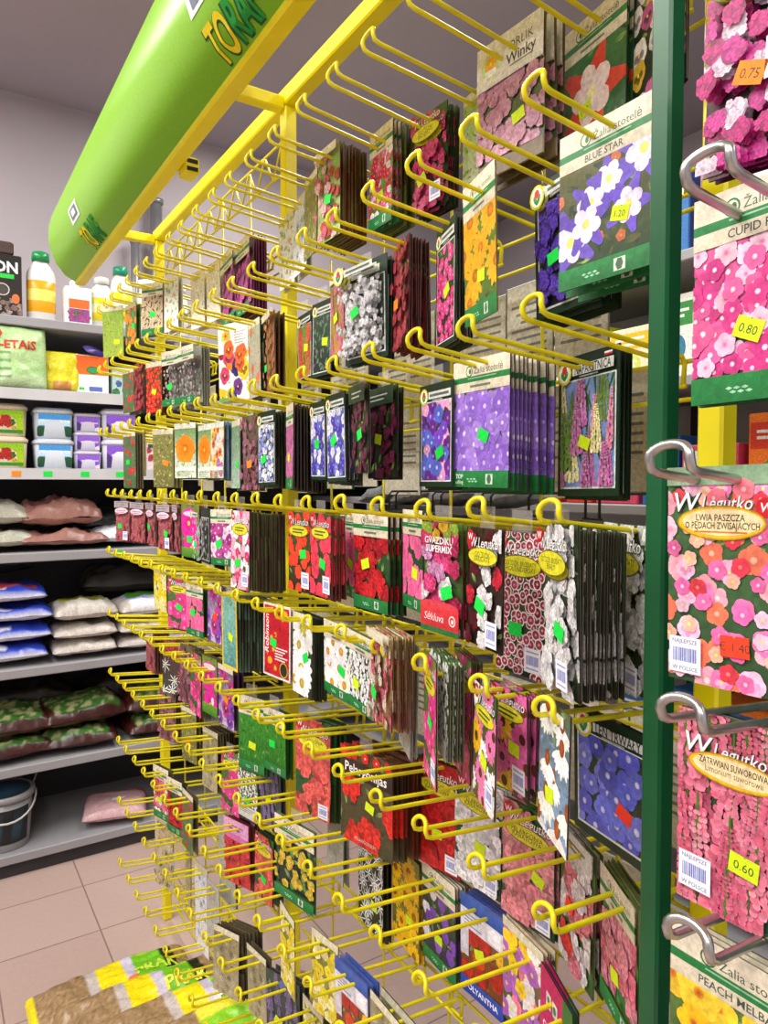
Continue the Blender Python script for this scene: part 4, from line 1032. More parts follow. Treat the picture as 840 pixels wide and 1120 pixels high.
for (yb, sz) in ((1.075, .080), (2.09, .080)):
    m = MB()
    sign_text(m, 'TORAF', yb+.004, .0095, sz, '1f5a20', .0008, bold=.045, sx=.62)
    wd = sign_text(m, 'TO', yb, .011, sz, 'f0d818', .0014, sx=.62)
    sign_text(m, 'RAF', yb-wd-.006, .011, sz, '1f9a3a', .0014, sx=.62)
    sign_quad(m, yb+.01, yb-.09, .090, .130, 'e8e6e0', .0010); sign_quad(m, yb-.005, yb-.075, .097, .123, '6a7a8a', .0016); sign_quad(m, yb-.02, yb-.06, .103, .117, 'f0f0ea', .0022)
    link('lettering', m.build('lettering', M_PAPER), sign)
for y in (1.43,):
    m = MB(); m.box(.056, y-1.35-.022, -.022, .086, y-1.35+.022, .010, bev=.003)
    cl = link('clip', m.build('clip', M_YEL), sign)
    m = MB(); m.box(.060, y-1.35-.0232, -.018, .082, y-1.35-.0225, -.010); m.box(.060, y-1.35-.0232, -.003, .082, y-1.35-.0225, .005)
    link('end_plug', m.build('end_plug', M_BLACK), cl)

# ================================================================== green stand at the near end, with large packets on zinc hooks
gs = tag(empty('green_display_stand', (.53, .38, 0)), 'dark green tubular stand at the near end of the yellow rack', 'display stand')
slab('post', -.010, -.010, 0, .0105, .0095, 2.45, M_GREEN, gs, .0025)
slab('back_panel', .225, -.42, .1, .235, -.02, 2.3, M_DGREEN, gs)
slab('crossbar', .012, -.008, 2.2, .225, .008, 2.23, M_GREEN, gs, .002)
slab('crossbar', .012, -.008, .15, .225, .008, .18, M_GREEN, gs, .002)
slab('foot', -.2, -.015, 0, .25, .015, .02, M_GREEN, gs, .003)
m = MB()
for z in (.6, .75, .9, 1.05, 1.2, 1.35, 1.5, 1.65, 1.8):
    m.tube([(.222, -.42, z), (.222, -.02, z)], .004, n=8)
link('wire_bars', m.build('wire_bars', M_STEEL), gs)
ZH = hook_mesh('zinc_hook', M_STEEL, .34, .015, .0034, .018)
NEARP = [  # y, z of hook tip, x of packet, width, height, turn, roll, packets, spacing
 ('r1', .259, .352, .470, .080, .152, 0, .05, 3, .006), ('r2', .2635, .190, .470, .100, .146, -4, .0, 2, .008), ('r3', .287, .010, .464, .078, .155, 0, -.02, 2, .006),
 ('r4', .2755, -.155, .470, .080, .142, 0, 0, 4, .005), ('r5', .268, -.300, .465, .100, .15, 0, 0, 3, .008)]
ARTS['r1'] = ('big magenta sweet pea', L_, ('', ''), ('5a1440', '3a5a2a'), [('ball', 40, .14, [['d82a94', 'f070c0'], ['f4d8ec', 'f8f0f8'], ['c81878', 'e85aac']])], '4a1428')
ARTS['r2'] = ('big pink sweet pea', Z_, ('CUPID PINK', ''), ('2a3a22', '4a6a34'), [('five', 62, .115, [['d83a8a', 'fbe4f0'], ['f4c8de', 'e05a9c'], ['e8609c', 'fdf0f6']])], '26301c')
ARTS['r3'] = ('big trailing snapdragon', 'l3', ('LWIA PASZCZA', 'O PĘDACH ZWISAJĄCYCH'), ('2c4a2a', '4a7040'), [('five', 13, .17, [['f0785a', 'f8c0a0'], ['f4a8b8', 'f8e0d8']]), ('pansy', 18, .12, [['e86aa8', 'f4b8d8', 'f4d040'], ['f4c0d8', 'e88ab8', 'f6d860']]), ('five', 24, .11, [['e86aa8', 'f8d0e4'], ['f4b8a0', 'f6d860'], ['d83a4a', 'f08a7a'], ['f0c8dc', 'f4d040']])], '2a2a1c')
ARTS['r4'] = ('big rosy statice', 'l4', ('ZATRWIAN SUWOROWA', 'Limonium suworowii'), ('1c4a2c', '3a4a2c'), [('spike', 7, .8, [['b04060', 'd07a90']]), ('spike', 7, 1.15, [['d85a7a', 'f0a0b0'], ['c84a6c', 'e890a4'], ['e07890', 'f4b8c4']]), ('spike', 10, .7, [['d05a78', 'f0a8b8'], ['c04464', 'e48aa0']])], '14241a')
ARTS['r5'] = ('big yellow red nasturtium', Z_, ('PEACH MELBA', ''), ('3a5a24', '5a7a34'), [('five', 14, .22, [['f4c010', 'b02810'], ['f6d030', 'c03a10']])], '5a4a20')
_old = make_art
def near_art(key, w, h):
    desc, tpl, names, bg, layers, edge = ARTS[key]
    r = random.Random(hash_s(key)); a = Art(-w/2, w/2, -h, 0); a.body(edge)
    a.photo(r, (-w/2, w/2, -h, 0), bg, layers)
    if key == 'r3':
        a.rect(-w/2, -.085*h, w/2, 0, '8aa888', '7a9a78')
        a.scatter(r, (-.1*w, .3*w, -.16*h, -.08*h), 'five', 4, .09*w, [['f0604a', 'f8a08a'], ['f07a8a', 'f8c0c8']])
    a.text('W', -.315*w, -.166*h, .25*w, '1c2418', shear=.2, bold=.03); a.text('W', -.32*w, -.163*h, .25*w, 'f4f4f4', shear=.2, bold=.010)
    a.text('.Legutko', .075*w, -.168*h, .17*w, '1c2418', shear=.2, bold=.03, fit=.50*w); a.text('.Legutko', .07*w, -.165*h, .17*w, 'f4f4f4', shear=.2, bold=.008, fit=.50*w)
    a.ell(.44*w, -.185*h, .085*w, .085*w, 'c81c28'); a.text('W', .44*w, -.185*h, .11*w, 'f6e8e8', bold=.02, shear=.2)
    a.ell(.03*w, -.255*h, .42*w, .078*h, 'b88a10', n=30); a.ell(.03*w, -.255*h, .405*w, .071*h, 'e8b820', n=30); a.ell(.04*w, -.252*h, .38*w, .060*h, 'f0dca8', n=30)
    a.text(names[0], .03*w, -.232*h, .085*w, '30281c', fit=.46*w if key == 'r3' else .62*w, bold=.012)
    a.text(names[1], .04*w, -.268*h, .085*w, '30281c' if key == 'r3' else '6a5a3a', fit=.70*w if key == 'r3' else .52*w, bold=.012 if key == 'r3' else 0)
    if key == 'r3': bars(a, -.22*w, -.293*h, .5*w, 1, 'd87a30', .0012)
    return a.build('packet_'+key, M_PRINT)
LBN = {'r1': 'by the frame edge above the zinc hooks', 'r2': 'on the upper zinc hook', 'r3': 'on the middle zinc hook at eye level', 'r4': 'on the lower zinc hook', 'r5': 'on the lowest zinc hook'}
zs = math.tan(math.atan(SLOPE))
for q, (key, y, z, x, w, h, yaw, roll, n, sp) in enumerate(NEARP):
    hk = link('display_hook', ZH, None, (.745, y, HC+z-.035), (0, SLOPE, 0))
    tag(hk, 'silver zinc double hook beside the green post holding the %s packets' % ARTS[key][0], 'hook', 'zinc hooks beside the green post')
    me = near_art(key, w, h) if key in ('r3', 'r4') else make_art(key, w, h)
    zt = min(v.co.x for v in me.vertices)
    tz = {'r1': .366, 'r2': .203, 'r3': .013, 'r4': -.163, 'r5': -.325}[key]
    for k in range(n):
        o = link('seed_packet', me, None, (x+sp*k, y-(.0015*k), HC+tz-.001*k), (roll, 0, math.radians(yaw)+.015*k))
        tag(o, ('front %s seed packet %s' if k == 0 else ORD[k]+' %s seed packet back %s') % (ARTS[key][0], LBN[key]), 'seed packet', ARTS[key][0]+' packets beside the green post')
        if k: continue
        if key == 'r1':
            link('price_sticker', sticker_mesh('o', '0.75'), o, (zt-.0003, .000, -.100), (.35, 0, 0)); link('barcode_label', barcode_mesh(True), o, (zt-.0003, -.022, -.095), (0, 0, 0))
        if key == 'r2': link('price_sticker', sticker_mesh('y', '0.80'), o, (zt-.0003, .006, -.098), (-.4+.8, 0, 0))
        if key == 'r3':
            link('barcode_label', barcode_mesh(True), o, (zt-.0003, .0245, -.136), (0, 0, 0)); link('price_sticker', sticker_mesh('r', '€ 1.40'), o, (zt-.0003, -.013, -.124), (-.03, 0, 0))
        if key == 'r4':
            link('barcode_label', barcode_mesh(True), o, (zt-.0003, .0245, -.118), (0, 0, 0)); link('price_sticker', sticker_mesh('y', '0.60'), o, (zt-.0003, -.012, -.098), (.1, 0, 0))
# ================================================================== grey shelving along the back wall
SF = 2.985                       # front edge of the shelves
SHZ = [2.13, 1.86, 1.56, 1.24, .80, .425, .09]
su = tag(empty('shelving_unit', (.4, SF, 0)), 'grey metal shelving along the back wall full of garden goods', 'shelving unit')
for i, z in enumerate(SHZ):
    slab('shelf', -1.6, 0, z-.035, 1.9, .50, z, M_SHELF, su, .003)
    if i in (2, 1): 
        pr = slab('price_rail', -1.6, -.008, z-.040, 1.9, .0, z+.002, M_RAIL, su)
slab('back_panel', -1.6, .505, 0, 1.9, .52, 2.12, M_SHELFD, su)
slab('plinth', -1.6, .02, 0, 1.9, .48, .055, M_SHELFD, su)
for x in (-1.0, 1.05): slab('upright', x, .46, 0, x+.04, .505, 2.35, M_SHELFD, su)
for k, (x, c) in enumerate(((.292, 'o'), (.40, 'g'), (.533, 'g'), (.665, 'g'))):
    m = MB(); m.box(-.016, -.001, -.010, .016, 0, .010, lin(ST[c]))
    link('price_tag', m.build('price_tag', M_PAPER), su, (x-.4, -.0085, 1.541))
m = MB(); m.box(-.018, -.001, -.010, .018, 0, .010, lin(ST['g'])); link('price_tag', m.build('price_tag', M_PAPER), su, (.655-.4, -.002, 1.222))

def place(o, x, y, z, rz=0):
    o.location = (x, y, z); o.rotation_euler[2] = rz; return o
W_ = lin('ecebe8')
def bottle(name, r, h, cap, lab, lab2, glass='dcdcdc', neck=.35, sx=1, sy=1, pw=2.3):
    c = lin(glass); l1 = lin(lab); l2 = lin(lab2)
    o = empty(name)
    m = MB()
    m.lathe([(r*.9, 0, c), (r, .006, c), (r, h*.14, c), (r*1.005, h*.141, l1), (r*1.005, h*.30, l1), (r*1.005, h*.301, l2), (r*1.005, h*.46, l2), (r*1.005, h*.461, l1), (r*1.005, h*.58, l1),
             (r, h*.581, c), (r, h*.66, c), (r*.93, h*.72, c), (r*.7, h*.80, c), (r*neck, h*.85, c), (r*neck, h*.88, c)], n=20, sx=sx, sy=sy, power=pw)
    link('body', m.build('body', M_PLASTIC), o)
    m = MB(); k = lin(cap)
    m.lathe([(r*neck*1.1, h*.865, k), (r*neck*1.25, h*.875, k), (r*neck*1.2, h*.985, k), (r*neck*.9, h, k)], n=16)
    link('cap', m.build('cap', M_PLASTIC), o)
    return o
def facing(o): return o
def carton(name, w, d, h, front, side, paint=None, top=None):
    """box whose front artwork faces -y"""
    o = empty(name)
    m = MB(); m.box(-w/2, 0, 0, w/2, d, h, lin(side), .003)
    link('box', m.build('box', M_PRINT), o)
    a = Art(-w/2+.003, w/2-.003, .003, h-.003, .0003)
    a.rect(-w/2+.003, .003, w/2-.003, h-.003, front)
    if paint: paint(a, w, h)
    link('front_print', a.build('front_print', M_PRINT), o, (0, 0, 0), (0, 0, PI/2))
    return o
def tub(name, w, d, h, c1, c2, rim='c9c8d4', paint=None):
    o = empty(name); m = MB(); cb = lin(rim)
    m.lathe([(.44, 0, cb), (.46, .004, cb), (.495, h*.84, cb)], n=28, sx=w, sy=d, power=5)
    link('bucket', m.build('bucket', M_PLASTIC), o)
    m = MB(); m.lathe([(.515, h*.82, cb), (.52, h*.86, cb), (.52, h*.92, cb), (.49, h*.95, cb), (.47, h*.94, cb), (.46, h, cb)], n=28, sx=w, sy=d, power=5)
    link('lid', m.build('lid', M_PLASTIC), o)
    a = Art(-w*.44, w*.44, h*.06, h*.80, 0)
    a.rect(-w*.40, h*.06, w*.40, h*.80, c1, c2)
    if paint: paint(a, w, h)
    # tub sides lean outwards: tilt the label to lie on them
    link('front_label', a.build('front_label', M_PRINT), o, (0, -d*.4415-.0004, 0), (0, -math.atan(.055*d/(h*.84)), PI/2))
    return o
class Bag:
    def __init__(self, w, d, t, colf, seed, nu=30, nv=22, p=3.4, rough=.012, flat=.15, seam=.0):
        self.w, self.d, self.t, self.p, self.seed, self.rough, self.flat = w, d, t, p, seed, rough, flat
        self.m = MB(); v = []; c = []; f = []
        for side in (1, -1):
            for i in range(nu+1):
                for j in range(nv+1):
                    s, q = -1+2*i/nu, -1+2*j/nv
                    v.append(self.at(s, q, side)); c.append(lin(colf(s, q, side)) if isinstance(colf(s, q, side), str) else colf(s, q, side))
        N = (nu+1)*(nv+1)
        for sd in (0, 1):
            for i in range(nu):
                for j in range(nv):
                    a = sd*N+i*(nv+1)+j
                    q = (a, a+nv+1, a+nv+2, a+1)
                    f.append(q if sd == 0 else q[::-1])
        self.m.mesh(v, f, c, True)
    def at(self, s, q, side=1, off=0):
        e = max(0, 1-abs(s)**self.p)**.4*max(0, 1-abs(q)**self.p)**.4
        nz = noise.noise((s*2.2+self.seed, q*2.2, self.seed*.7+side))*1.0+noise.noise((s*6+self.seed, q*6, side*3.1))*.45
        z = self.t*(.5+ (e*(1 if side > 0 else -self.flat*3)*.5)) + nz*self.rough*(1.0 if side > 0 else .3)*(.3+e)
        k = 1-.045*(1-e)+.01*noise.noise((s*5, q*5, self.seed))
        return (s*self.w/2*k, q*self.d/2*k, max(z, 0)+off)
    def text(self, s, cu, cv, size, col, bold=.03, al=0, fit=None):
        vs, fs, wd = text_tris(s, bold); vs, fs = fine(vs, fs, .009/size)
        sx = 1
        if fit and wd*size > fit: sx = fit/(wd*size)
        o = []
        for (x, y) in vs:
            X = (x-wd*.5)*size*sx; Y = (y-.34)*size
            o.append(self.at((cu+X)/(self.w/2), (cv+Y)/(self.d/2), 1, .0022))
        self.m.mesh(o, fs, lin(col))
    def obj(self, name, mat=None):
        return link(name, self.m.build(name, mat or M_BAG))
UP = PI/2-.08     # bags that stand up against the stock behind

# ---- top shelf (z 2.13)
z = SHZ[0]
def pon(a, w, h):
    a.rect(-w/2, h*.36, w/2, h*.99, '26221f', '1c1a1a'); a.text('SUPON', -.02*w, h*.80, .30*w, 'f0ecea', bold=.03, fit=.9*w)
    a.text('PON', .2*w, h*.80, .001, 'f0ecea'); a.rect(.1*w, h*.62, .36*w, h*.69, '2fc848'); bars(a, -.4*w, h*.62, .4*w, 4, 'a8a29a', .003, .008)
    a.ell(.15*w, h*.44, .13*w, .1*h, 'c8c0b8'); a.ell(.15*w, h*.44, .11*w, .085*h, '4a4440')
    r = random.Random(4); a.scatter(r, (-w/2, w/2, .02*h, h*.34), 'ball', 26, .06*w, [['a8948c', 'c8b8b0'], ['8a7068', 'b09a90']])
    a.ell(.38*w, h*.3, .07*w, .08*h, 'd8703a')
o = carton('substrate_box', .19, .12, .235, '2a2624', '3a302c', pon); place(o, .235, SF+.05, z)
tag(o, 'black box of clay substrate pebbles on the top shelf', 'box')
m = MB(); m.box(-.10, -.05, 0, .085, .05, .048, lin('4a3a34'), .006); o = link('brown_carton', m.build('brown_carton', M_PRINT), None, (.22, SF+.10, z+.236))
tag(o, 'small brown carton lying on top of the black substrate box', 'box')
o = bottle('fertilizer_bottle', .052, .275, '178a4a', 'f0a81a', 'f4e06a', 'e2e2e0', .5, 1, .7); place(o, .402, SF+.10, z)
tag(o, 'white bottle with green cap and orange yellow label on the top shelf', 'bottle')
def jug(a, w, h):
    a.rect(-w*.36, h*.44, w*.4, h*.68, 'e86a2a'); a.rect(-w*.36, h*.08, w*.4, h*.43, '8a4a90'); a.scatter(random.Random(8), (-w*.3, w*.35, h*.1, h*.4), 'ball', 8, .1*w, [['b84a8a', 'e8a0c8'], ['4a8a3a', '8ac05a']])
o = carton('orchid_food_canister', .10, .07, .15, 'eeeeea', 'e6e6e2', jug); place(o, .530, SF+.05, z)
m = MB(); m.lathe([(.018, 0, W_), (.018, .022, W_), (.014, .03, W_)], n=14); link('cap', m.build('cap', M_PLASTIC), o, (-.01, .035, .15))
tag(o, 'white canister with orange and purple label behind the sign end', 'canister')
for k, (x, h, cap, l1, l2) in enumerate(((.625, .21, 'd8d8d4', 'd8cc20', 'e8e4c0'), (.70, .265, '178a6a', 'd6d21c', 'e6e6d0'))):
    o = bottle('fertilizer_bottle', .048, h, cap, l1, l2, 'd8d8d6', .5, 1, .75); place(o, x, SF+.09, z)
    tag(o, ('shorter yellow labelled bottle half hidden by the sign', 'taller yellow labelled bottle with teal cap beside the white jars')[k], 'bottle', 'yellow labelled bottles on the top shelf')
for k, (x, r) in enumerate(((.81, .05), (.93, .046))):
    o = bottle('plant_food_jar', r, .225, 'ececec', 'dcdcd8', '2a7a70', 'e8e8e8', .72); place(o, x, SF+.09, z)
    tag(o, ('white plant food jar with teal stripe nearest the yellow bottles', 'white plant food jar with teal stripe behind the far hooks')[k], 'jar', 'white jars on the top shelf')
# ---- second shelf (z 1.86)
z = SHZ[1]
def biob(s, q, side):
    return 'b2d296' if q > -.2 else ('a4c888' if q > -.55 else 'bcd8a8')
b = Bag(.30, .245, .07, biob, 3.3, rough=.010)
b.text('BIO', -.05, .082, .055, 'd03a2a', .03); b.text('S-ETAIS', .035, .042, .044, 'c83a2a', .03, fit=.19)
for k in range(4): b.text('lllllllllllll', .0, .010-.03*k, .014, '6a9a5a', .02)
o = b.obj('compost_bag'); place(o, .262, SF+.06, z+.115); o.rotation_euler = (UP, 0, 0)
tag(o, 'pale green bag with red lettering standing on the second shelf', 'bag')
b = Bag(.135, .165, .05, lambda s, q, sd: 'e0d428' if q > -.5 else ('c88a4a' if abs(s) < .5 else 'd8cc30'), 4.1, rough=.006)
o = b.obj('fertilizer_pouch'); place(o, .462, SF+.08, z+.08); o.rotation_euler = (UP, 0, 0)
tag(o, 'yellow pouch leaning beside the orange and white box', 'bag')
def orng(a, w, h):
    a.rect(-w/2, h*.5, w/2, h*.99, 'f07028', 'e86020'); a.ell(.02*w, h*.62, .2*w, .1*h, '1f7a3a'); a.ell(.02*w, h*.62, .17*w, .07*h, '3a9a5a'); a.rect(-.1*w, .08*h, .3*w, .2*h, '5a6ab8'); a.rect(-.4*w, .1*h, -.24*w, .17*h, '2fc84a')
    a.poly([], lin('ffffff')) if 0 else None
o = carton('fertilizer_box', .125, .08, .155, 'eeeeec', 'e0e0de', orng); place(o, .575, SF+.04, z)
tag(o, 'white box with orange top and green oval on the second shelf', 'box')
b = Bag(.10, .055, .03, lambda s, q, sd: '3a2a7a' if s > -.3 else '5a4a9a', 5.2, nu=14, nv=10, rough=.004)
o = b.obj('purple_sachet'); place(o, .585, SF+.06, z+.157); o.rotation_euler = (.5, .2, .3)
tag(o, 'small dark purple sachet lying on the orange topped box', 'sachet')
def gb(a, w, h):
    a.scatter(random.Random(3), (-w*.45, w*.45, h*.1, h*.5), 'ball', 7, .12*w, [['3a8a4a', '8ac06a'], ['4a6ab0', 'a0b8e0']])
o = carton('teal_box', .13, .08, .12, 'b8d0d0', '8aa8a8', gb); place(o, .715, SF+.05, z)
tag(o, 'pale teal box with plant picture behind the lowest far hooks', 'box')
# ---- third shelf (z 1.56): tubs
z = SHZ[2]
def yl(a, w, h):
    a.scatter(random.Random(2), (-w*.38, w*.3, h*.14, h*.6), 'ball', 12, .1*w, [['c82a2a', 'e86a4a'], ['3a7a2a', '6aa03a'], ['e0c030', 'f0e060']]); a.rect(-.3*w, .1*h, .38*w, .2*h, '3a8a2a')
def bl(a, w, h):
    a.rect(-w*.4, h*.42, w*.4, h*.62, 'b8dcf4', 'e0f0fa'); a.petal(-.4*w, h*.06, 1.1, .3*w, .3*w, lin('1c3a2a'), lin('2a5a34')); a.petal(.4*w, h*.06, 2.0, .3*w, .3*w, lin('1c3a2a'), lin('2a5a34')); a.rect(-.05*w, .12*h, .2*w, .2*h, 'e8f0fa')
def pu(a, w, h):
    a.add([(-.4*w, .06*h), (.1*w, .06*h), (-.4*w, .55*h)], lin('4a3a78')); a.rect(-.26*w, .44*h, .36*w, .52*h, 'd8ccf4'); a.add([(.02*w, .06*h), (.4*w, .06*h), (.4*w, .30*h)], lin('ece8f6'))
def tubs(name, x, w, d, h, n, c1, c2, paint, rim, lab, grp, y):
    for k in range(n):
        o = tub(name, w, d, h, c1, c2, rim, paint); place(o, x, SF+y+d/2, z+k*(h+.001))
        tag(o, lab+' tub, '+(('lower of its stack', 'upper of its stack') if n == 2 else ('lowest of its stack', 'middle of its stack', 'topmost of its stack'))[k], 'tub', grp)
tubs('fertilizer_tub', .262, .155, .12, .122, 2, 'b8d020', '8ac020', yl, 'd8c8b0', 'yellow green labelled', 'yellow green tubs', .03)
tubs('fertilizer_tub', .432, .142, .12, .118, 2, '2a7ad0', '4aa0e8', bl, 'c4ccd8', 'blue labelled', 'blue tubs', .03)
tubs('hydrangea_feed_tub', .556, .105, .09, .074, 3, '7a48c8', '9a6ae0', pu, 'c8c4d8', 'small purple labelled', 'small purple tubs', .04)
tubs('hydrangea_feed_tub', .676, .135, .11, .122, 2, '7440c4', '9460e0', pu, 'ccccd8', 'large purple labelled', 'large purple tubs', .02)
def pk(a, w, h): a.scatter(random.Random(9), (-w*.45, w*.45, .2*h, .6*h), 'ball', 9, .1*w, [['d05a8a', 'f0b0c8'], ['c83a3a', 'e87a5a'], ['3a7a3a', '7ab05a']]); a.rect(-w*.45, h*.62, w*.45, h*.72, '2a5a3a')
o = carton('pink_flower_box', .13, .07, .15, 'e8d8dc', 'd0b8c0', pk); place(o, .845, SF+.03, z)
tag(o, 'pink flower box on the third shelf behind the hooks', 'box')
# ---- fourth shelf (z 1.24)
z = SHZ[3]
def spawn(b, name, x, y, zz, rz, lab, cat='bag', grp=None, rx=0):
    o = b.obj(name); o.location = (x, y, zz); o.rotation_euler = (rx, 0, rz)
    return tag(o, lab, cat, grp)
gry = lambda s, q, sd: mixc(lin('c0beb0'), lin('9a9888'), .5+.5*noise.noise((s*9, q*9, 1)))
spawn(Bag(.34, .26, .085, gry, 1.1), 'gravel_bag', .20, SF+.15, z, .05, 'clear bag of pale grey gravel at the bottom of its pile', 'bag', 'grey gravel bags')
spawn(Bag(.32, .25, .115, gry, 2.1, rough=.02), 'gravel_bag', .19, SF+.16, z+.078, -.05, 'clear bag of pale grey gravel with white tag, on top', 'bag', 'grey gravel bags')
brn = lambda s, q, sd: mixc(lin('a87a70'), lin('865850'), .5+.5*noise.noise((s*7, q*7, 2)))
spawn(Bag(.34, .26, .075, brn, 3.7, rough=.02), 'bark_bag', .47, SF+.15, z, 0, 'brownish pink bag flattened at the bottom of its pile', 'bag', 'brownish pink bags')
spawn(Bag(.31, .25, .125, lambda s, q, sd: 'd8ccc8' if (q > .2 and abs(s-.2) < .4 and sd > 0) else brn(s, q, sd), 4.7, rough=.03), 'bark_bag', .455, SF+.16, z+.065, .05, 'brownish pink bag with crumpled film lying on top', 'bag', 'brownish pink bags')
spawn(Bag(.30, .24, .085, lambda s, q, sd: 'dfe2ea', 5.7, rough=.01), 'white_bag', .72, SF+.15, z, 0, 'plain white bag lying at the end of the fourth shelf', 'bag')
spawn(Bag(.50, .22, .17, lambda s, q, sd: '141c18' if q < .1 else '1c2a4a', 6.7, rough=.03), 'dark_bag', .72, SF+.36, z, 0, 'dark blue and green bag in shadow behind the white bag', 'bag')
# ---- fifth shelf (z .80)
z = SHZ[4]
def blue(s, q, sd):
    if sd < 0 or q > .55: return lin('c8c8d0')
    if abs(s+.1) < .25 and -.86 < q < -.72: return lin('e8e8f0')
    return lin('2a44b8') if q > -.93 else lin('c8c8d4')
for k in range(4):
    fn = blue if k < 3 else (lambda s, q, sd: lin('d04450') if (-.72 < q < -.1 and abs(s) < .8) else blue(s, q, sd))
    b = Bag(.36, .28, .085, fn, 7.1+k, rough=.014)
    spawn(b, 'salt_bag', .235+.008*((k*7) % 3-1), SF+.155, z+.076*k, .03*((k*5) % 3-1), 'blue and white bag, %s of the stack on the fifth shelf' % ('lowest', 'second', 'third', 'topmost')[k], 'bag', 'blue and white bags')
def wht(s, q, sd): return mixc(lin('cfc8c0'), lin('aaa29a'), .5+.5*noise.noise((s*10, q*10, 3)))
for k in range(3):
    fn = wht if k < 2 else (lambda s, q, sd: lin('9a9a3a') if (q > -.3 and abs(s) < .7) else (lin('d8d4cc') if (q > -.84 and abs(s) < .6) else wht(s, q, sd)))
    spawn(Bag(.25, .26, .075 if k < 2 else .10, fn, 11.1+k, rough=.012), 'sand_bag', .535, SF+.14, z+.066*k, .04*(k-1), 'whitish sand bag, %s of the narrow stack beside the blue bags' % ('lowest', 'middle', 'topmost')[k], 'bag', 'whitish sand bags')
for k in range(3):
    fn = wht if k < 2 else (lambda s, q, sd: lin('4a8a2a') if (q > -.25 and abs(s) < .7) else (lin('b0b4e4') if (q > -.72 and abs(s) < .75) else (lin('e8e8f0') if (abs(s) < .75 and q > -.92) else wht(s, q, sd))))
    b = Bag(.36, .27, .07 if k < 2 else .105, fn, 15.1+k, rough=.012)
    if k == 2: b.text('SVIRIS', .02, -.112, .026, '4a7a9a', .02)
    spawn(b, 'sand_bag', .835, SF+.14, z+.062*k, .05*(k-1), 'whitish sand bag, %s of the wide stack behind the hooks' % ('lowest', 'middle', 'topmost')[k], 'bag', 'whitish sand bags')
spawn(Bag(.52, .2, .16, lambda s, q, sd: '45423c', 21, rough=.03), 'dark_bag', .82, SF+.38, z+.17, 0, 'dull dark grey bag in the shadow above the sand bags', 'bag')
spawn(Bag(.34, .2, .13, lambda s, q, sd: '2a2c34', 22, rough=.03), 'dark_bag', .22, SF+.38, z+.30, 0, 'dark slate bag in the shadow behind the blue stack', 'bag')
# ---- sixth shelf (z .425): peat bags
z = SHZ[5]
def peat(s, q, sd):
    if sd > 0 and q > -.82 and abs(s) < .8 and q < .8: return lin('3a6a2a') if (noise.noise((s*5, q*5, 7)) > -.05) else lin('a0a070')
    if sd > 0 and -.90 < q < -.82 and abs(s) < .8: return lin('2a8a5a')
    return mixc(lin('4a1c18'), lin('2c100e'), .5+.5*noise.noise((s*6, q*6, 5)))
for k, (x, y, zz, rz) in enumerate(((.24, .15, 0, .1), (.50, .15, 0, -.1), (.85, .15, 0, .05), (.25, .16, .075, -.05), (.53, .17, .075, .12), (.86, .16, .078, -.06))):
    b = Bag(.34, .28, .085 if k < 3 else .115, peat, 31+k, rough=.02)
    spawn(b, 'peat_bag', x, SF+y, z+zz, rz, 'dark red peat bag with green label, %s, %s' % (('under another', 'on top of its pile')[k > 2], ('end of the shelf', 'middle pile', 'pile behind the hooks')[k % 3]), 'bag', 'dark red peat bags')
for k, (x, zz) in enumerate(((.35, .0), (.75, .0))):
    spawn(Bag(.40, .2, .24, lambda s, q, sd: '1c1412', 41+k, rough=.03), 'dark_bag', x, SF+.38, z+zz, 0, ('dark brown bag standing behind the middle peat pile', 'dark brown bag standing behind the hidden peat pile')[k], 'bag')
# ---- bottom deck: buckets and a pink bag
z = SHZ[6]
def bucket(col, h, r, lab):
    o = empty('bucket'); c = lin(col); m = MB()
    m.lathe([(r*.8, 0, c), (r*.82, .004, c), (r*.97, h*.9, c)], n=30); link('pail', m.build('pail', M_PLASTIC), o)
    m = MB(); m.lathe([(r*1.02, h*.86, c), (r*1.05, h*.9, c), (r*1.05, h*.95, c), (r*.98, h*.97, c), (r*.9, h*.955, c), (r*.88, h*.955, lin(lab)), (r*.3, h*.957, lin('3a6a8a'))], n=30); link('lid', m.build('lid', M_PLASTIC), o)
    m = MB(); v = []; cc = []; f = []
    for i in range(15):
        a = -PI/2-.9+1.8*i/14
        for q in (.14, .40, .74):
            rr = r*(.82+.15*q/.9)*1.004+.0006
            v.append((rr*math.cos(a), rr*math.sin(a), h*q)); cc.append(lin(('16181a', '2a4a5a', '101214')[int(q*3) % 3] if (i//3) % 2 else '181c20'))
    for i in range(14):
        for q in range(2): b_ = i*3+q; f.append((b_, b_+3, b_+4, b_+1))
    m.mesh(v, f, cc, True); link('wrap_label', m.build('wrap_label', M_PRINT), o)
    m = MB(); m.tube([(r*1.06*math.cos(PI*k/14), -r*1.02*math.sin(PI*k/14)-.004, h*(.88-.34*math.sin(PI*k/14))) for k in range(15)], .004, lin('c8c8c8'), 6)
    link('handle', m.build('handle', M_PLASTIC), o)
    return o
o = bucket('8e8e90', .225, .105, '20262a'); place(o, .24, SF+.12, z); tag(o, 'grey plastic bucket with lid and handle on the bottom deck', 'bucket')
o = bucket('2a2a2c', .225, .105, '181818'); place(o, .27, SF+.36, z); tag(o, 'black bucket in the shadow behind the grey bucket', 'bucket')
spawn(Bag(.26, .22, .085, lambda s, q, sd: lin('e8e4e4') if (abs(s-.1) < .2 and abs(q+.1) < .14 and sd > 0) else (lin('b8404a') if (q > .6 and sd > 0) else lin('c8a0a4')), 51, rough=.008), 'pink_bag', .655, SF+.12, z, -.25, 'pale pink bag lying alone on the bottom deck', 'bag')

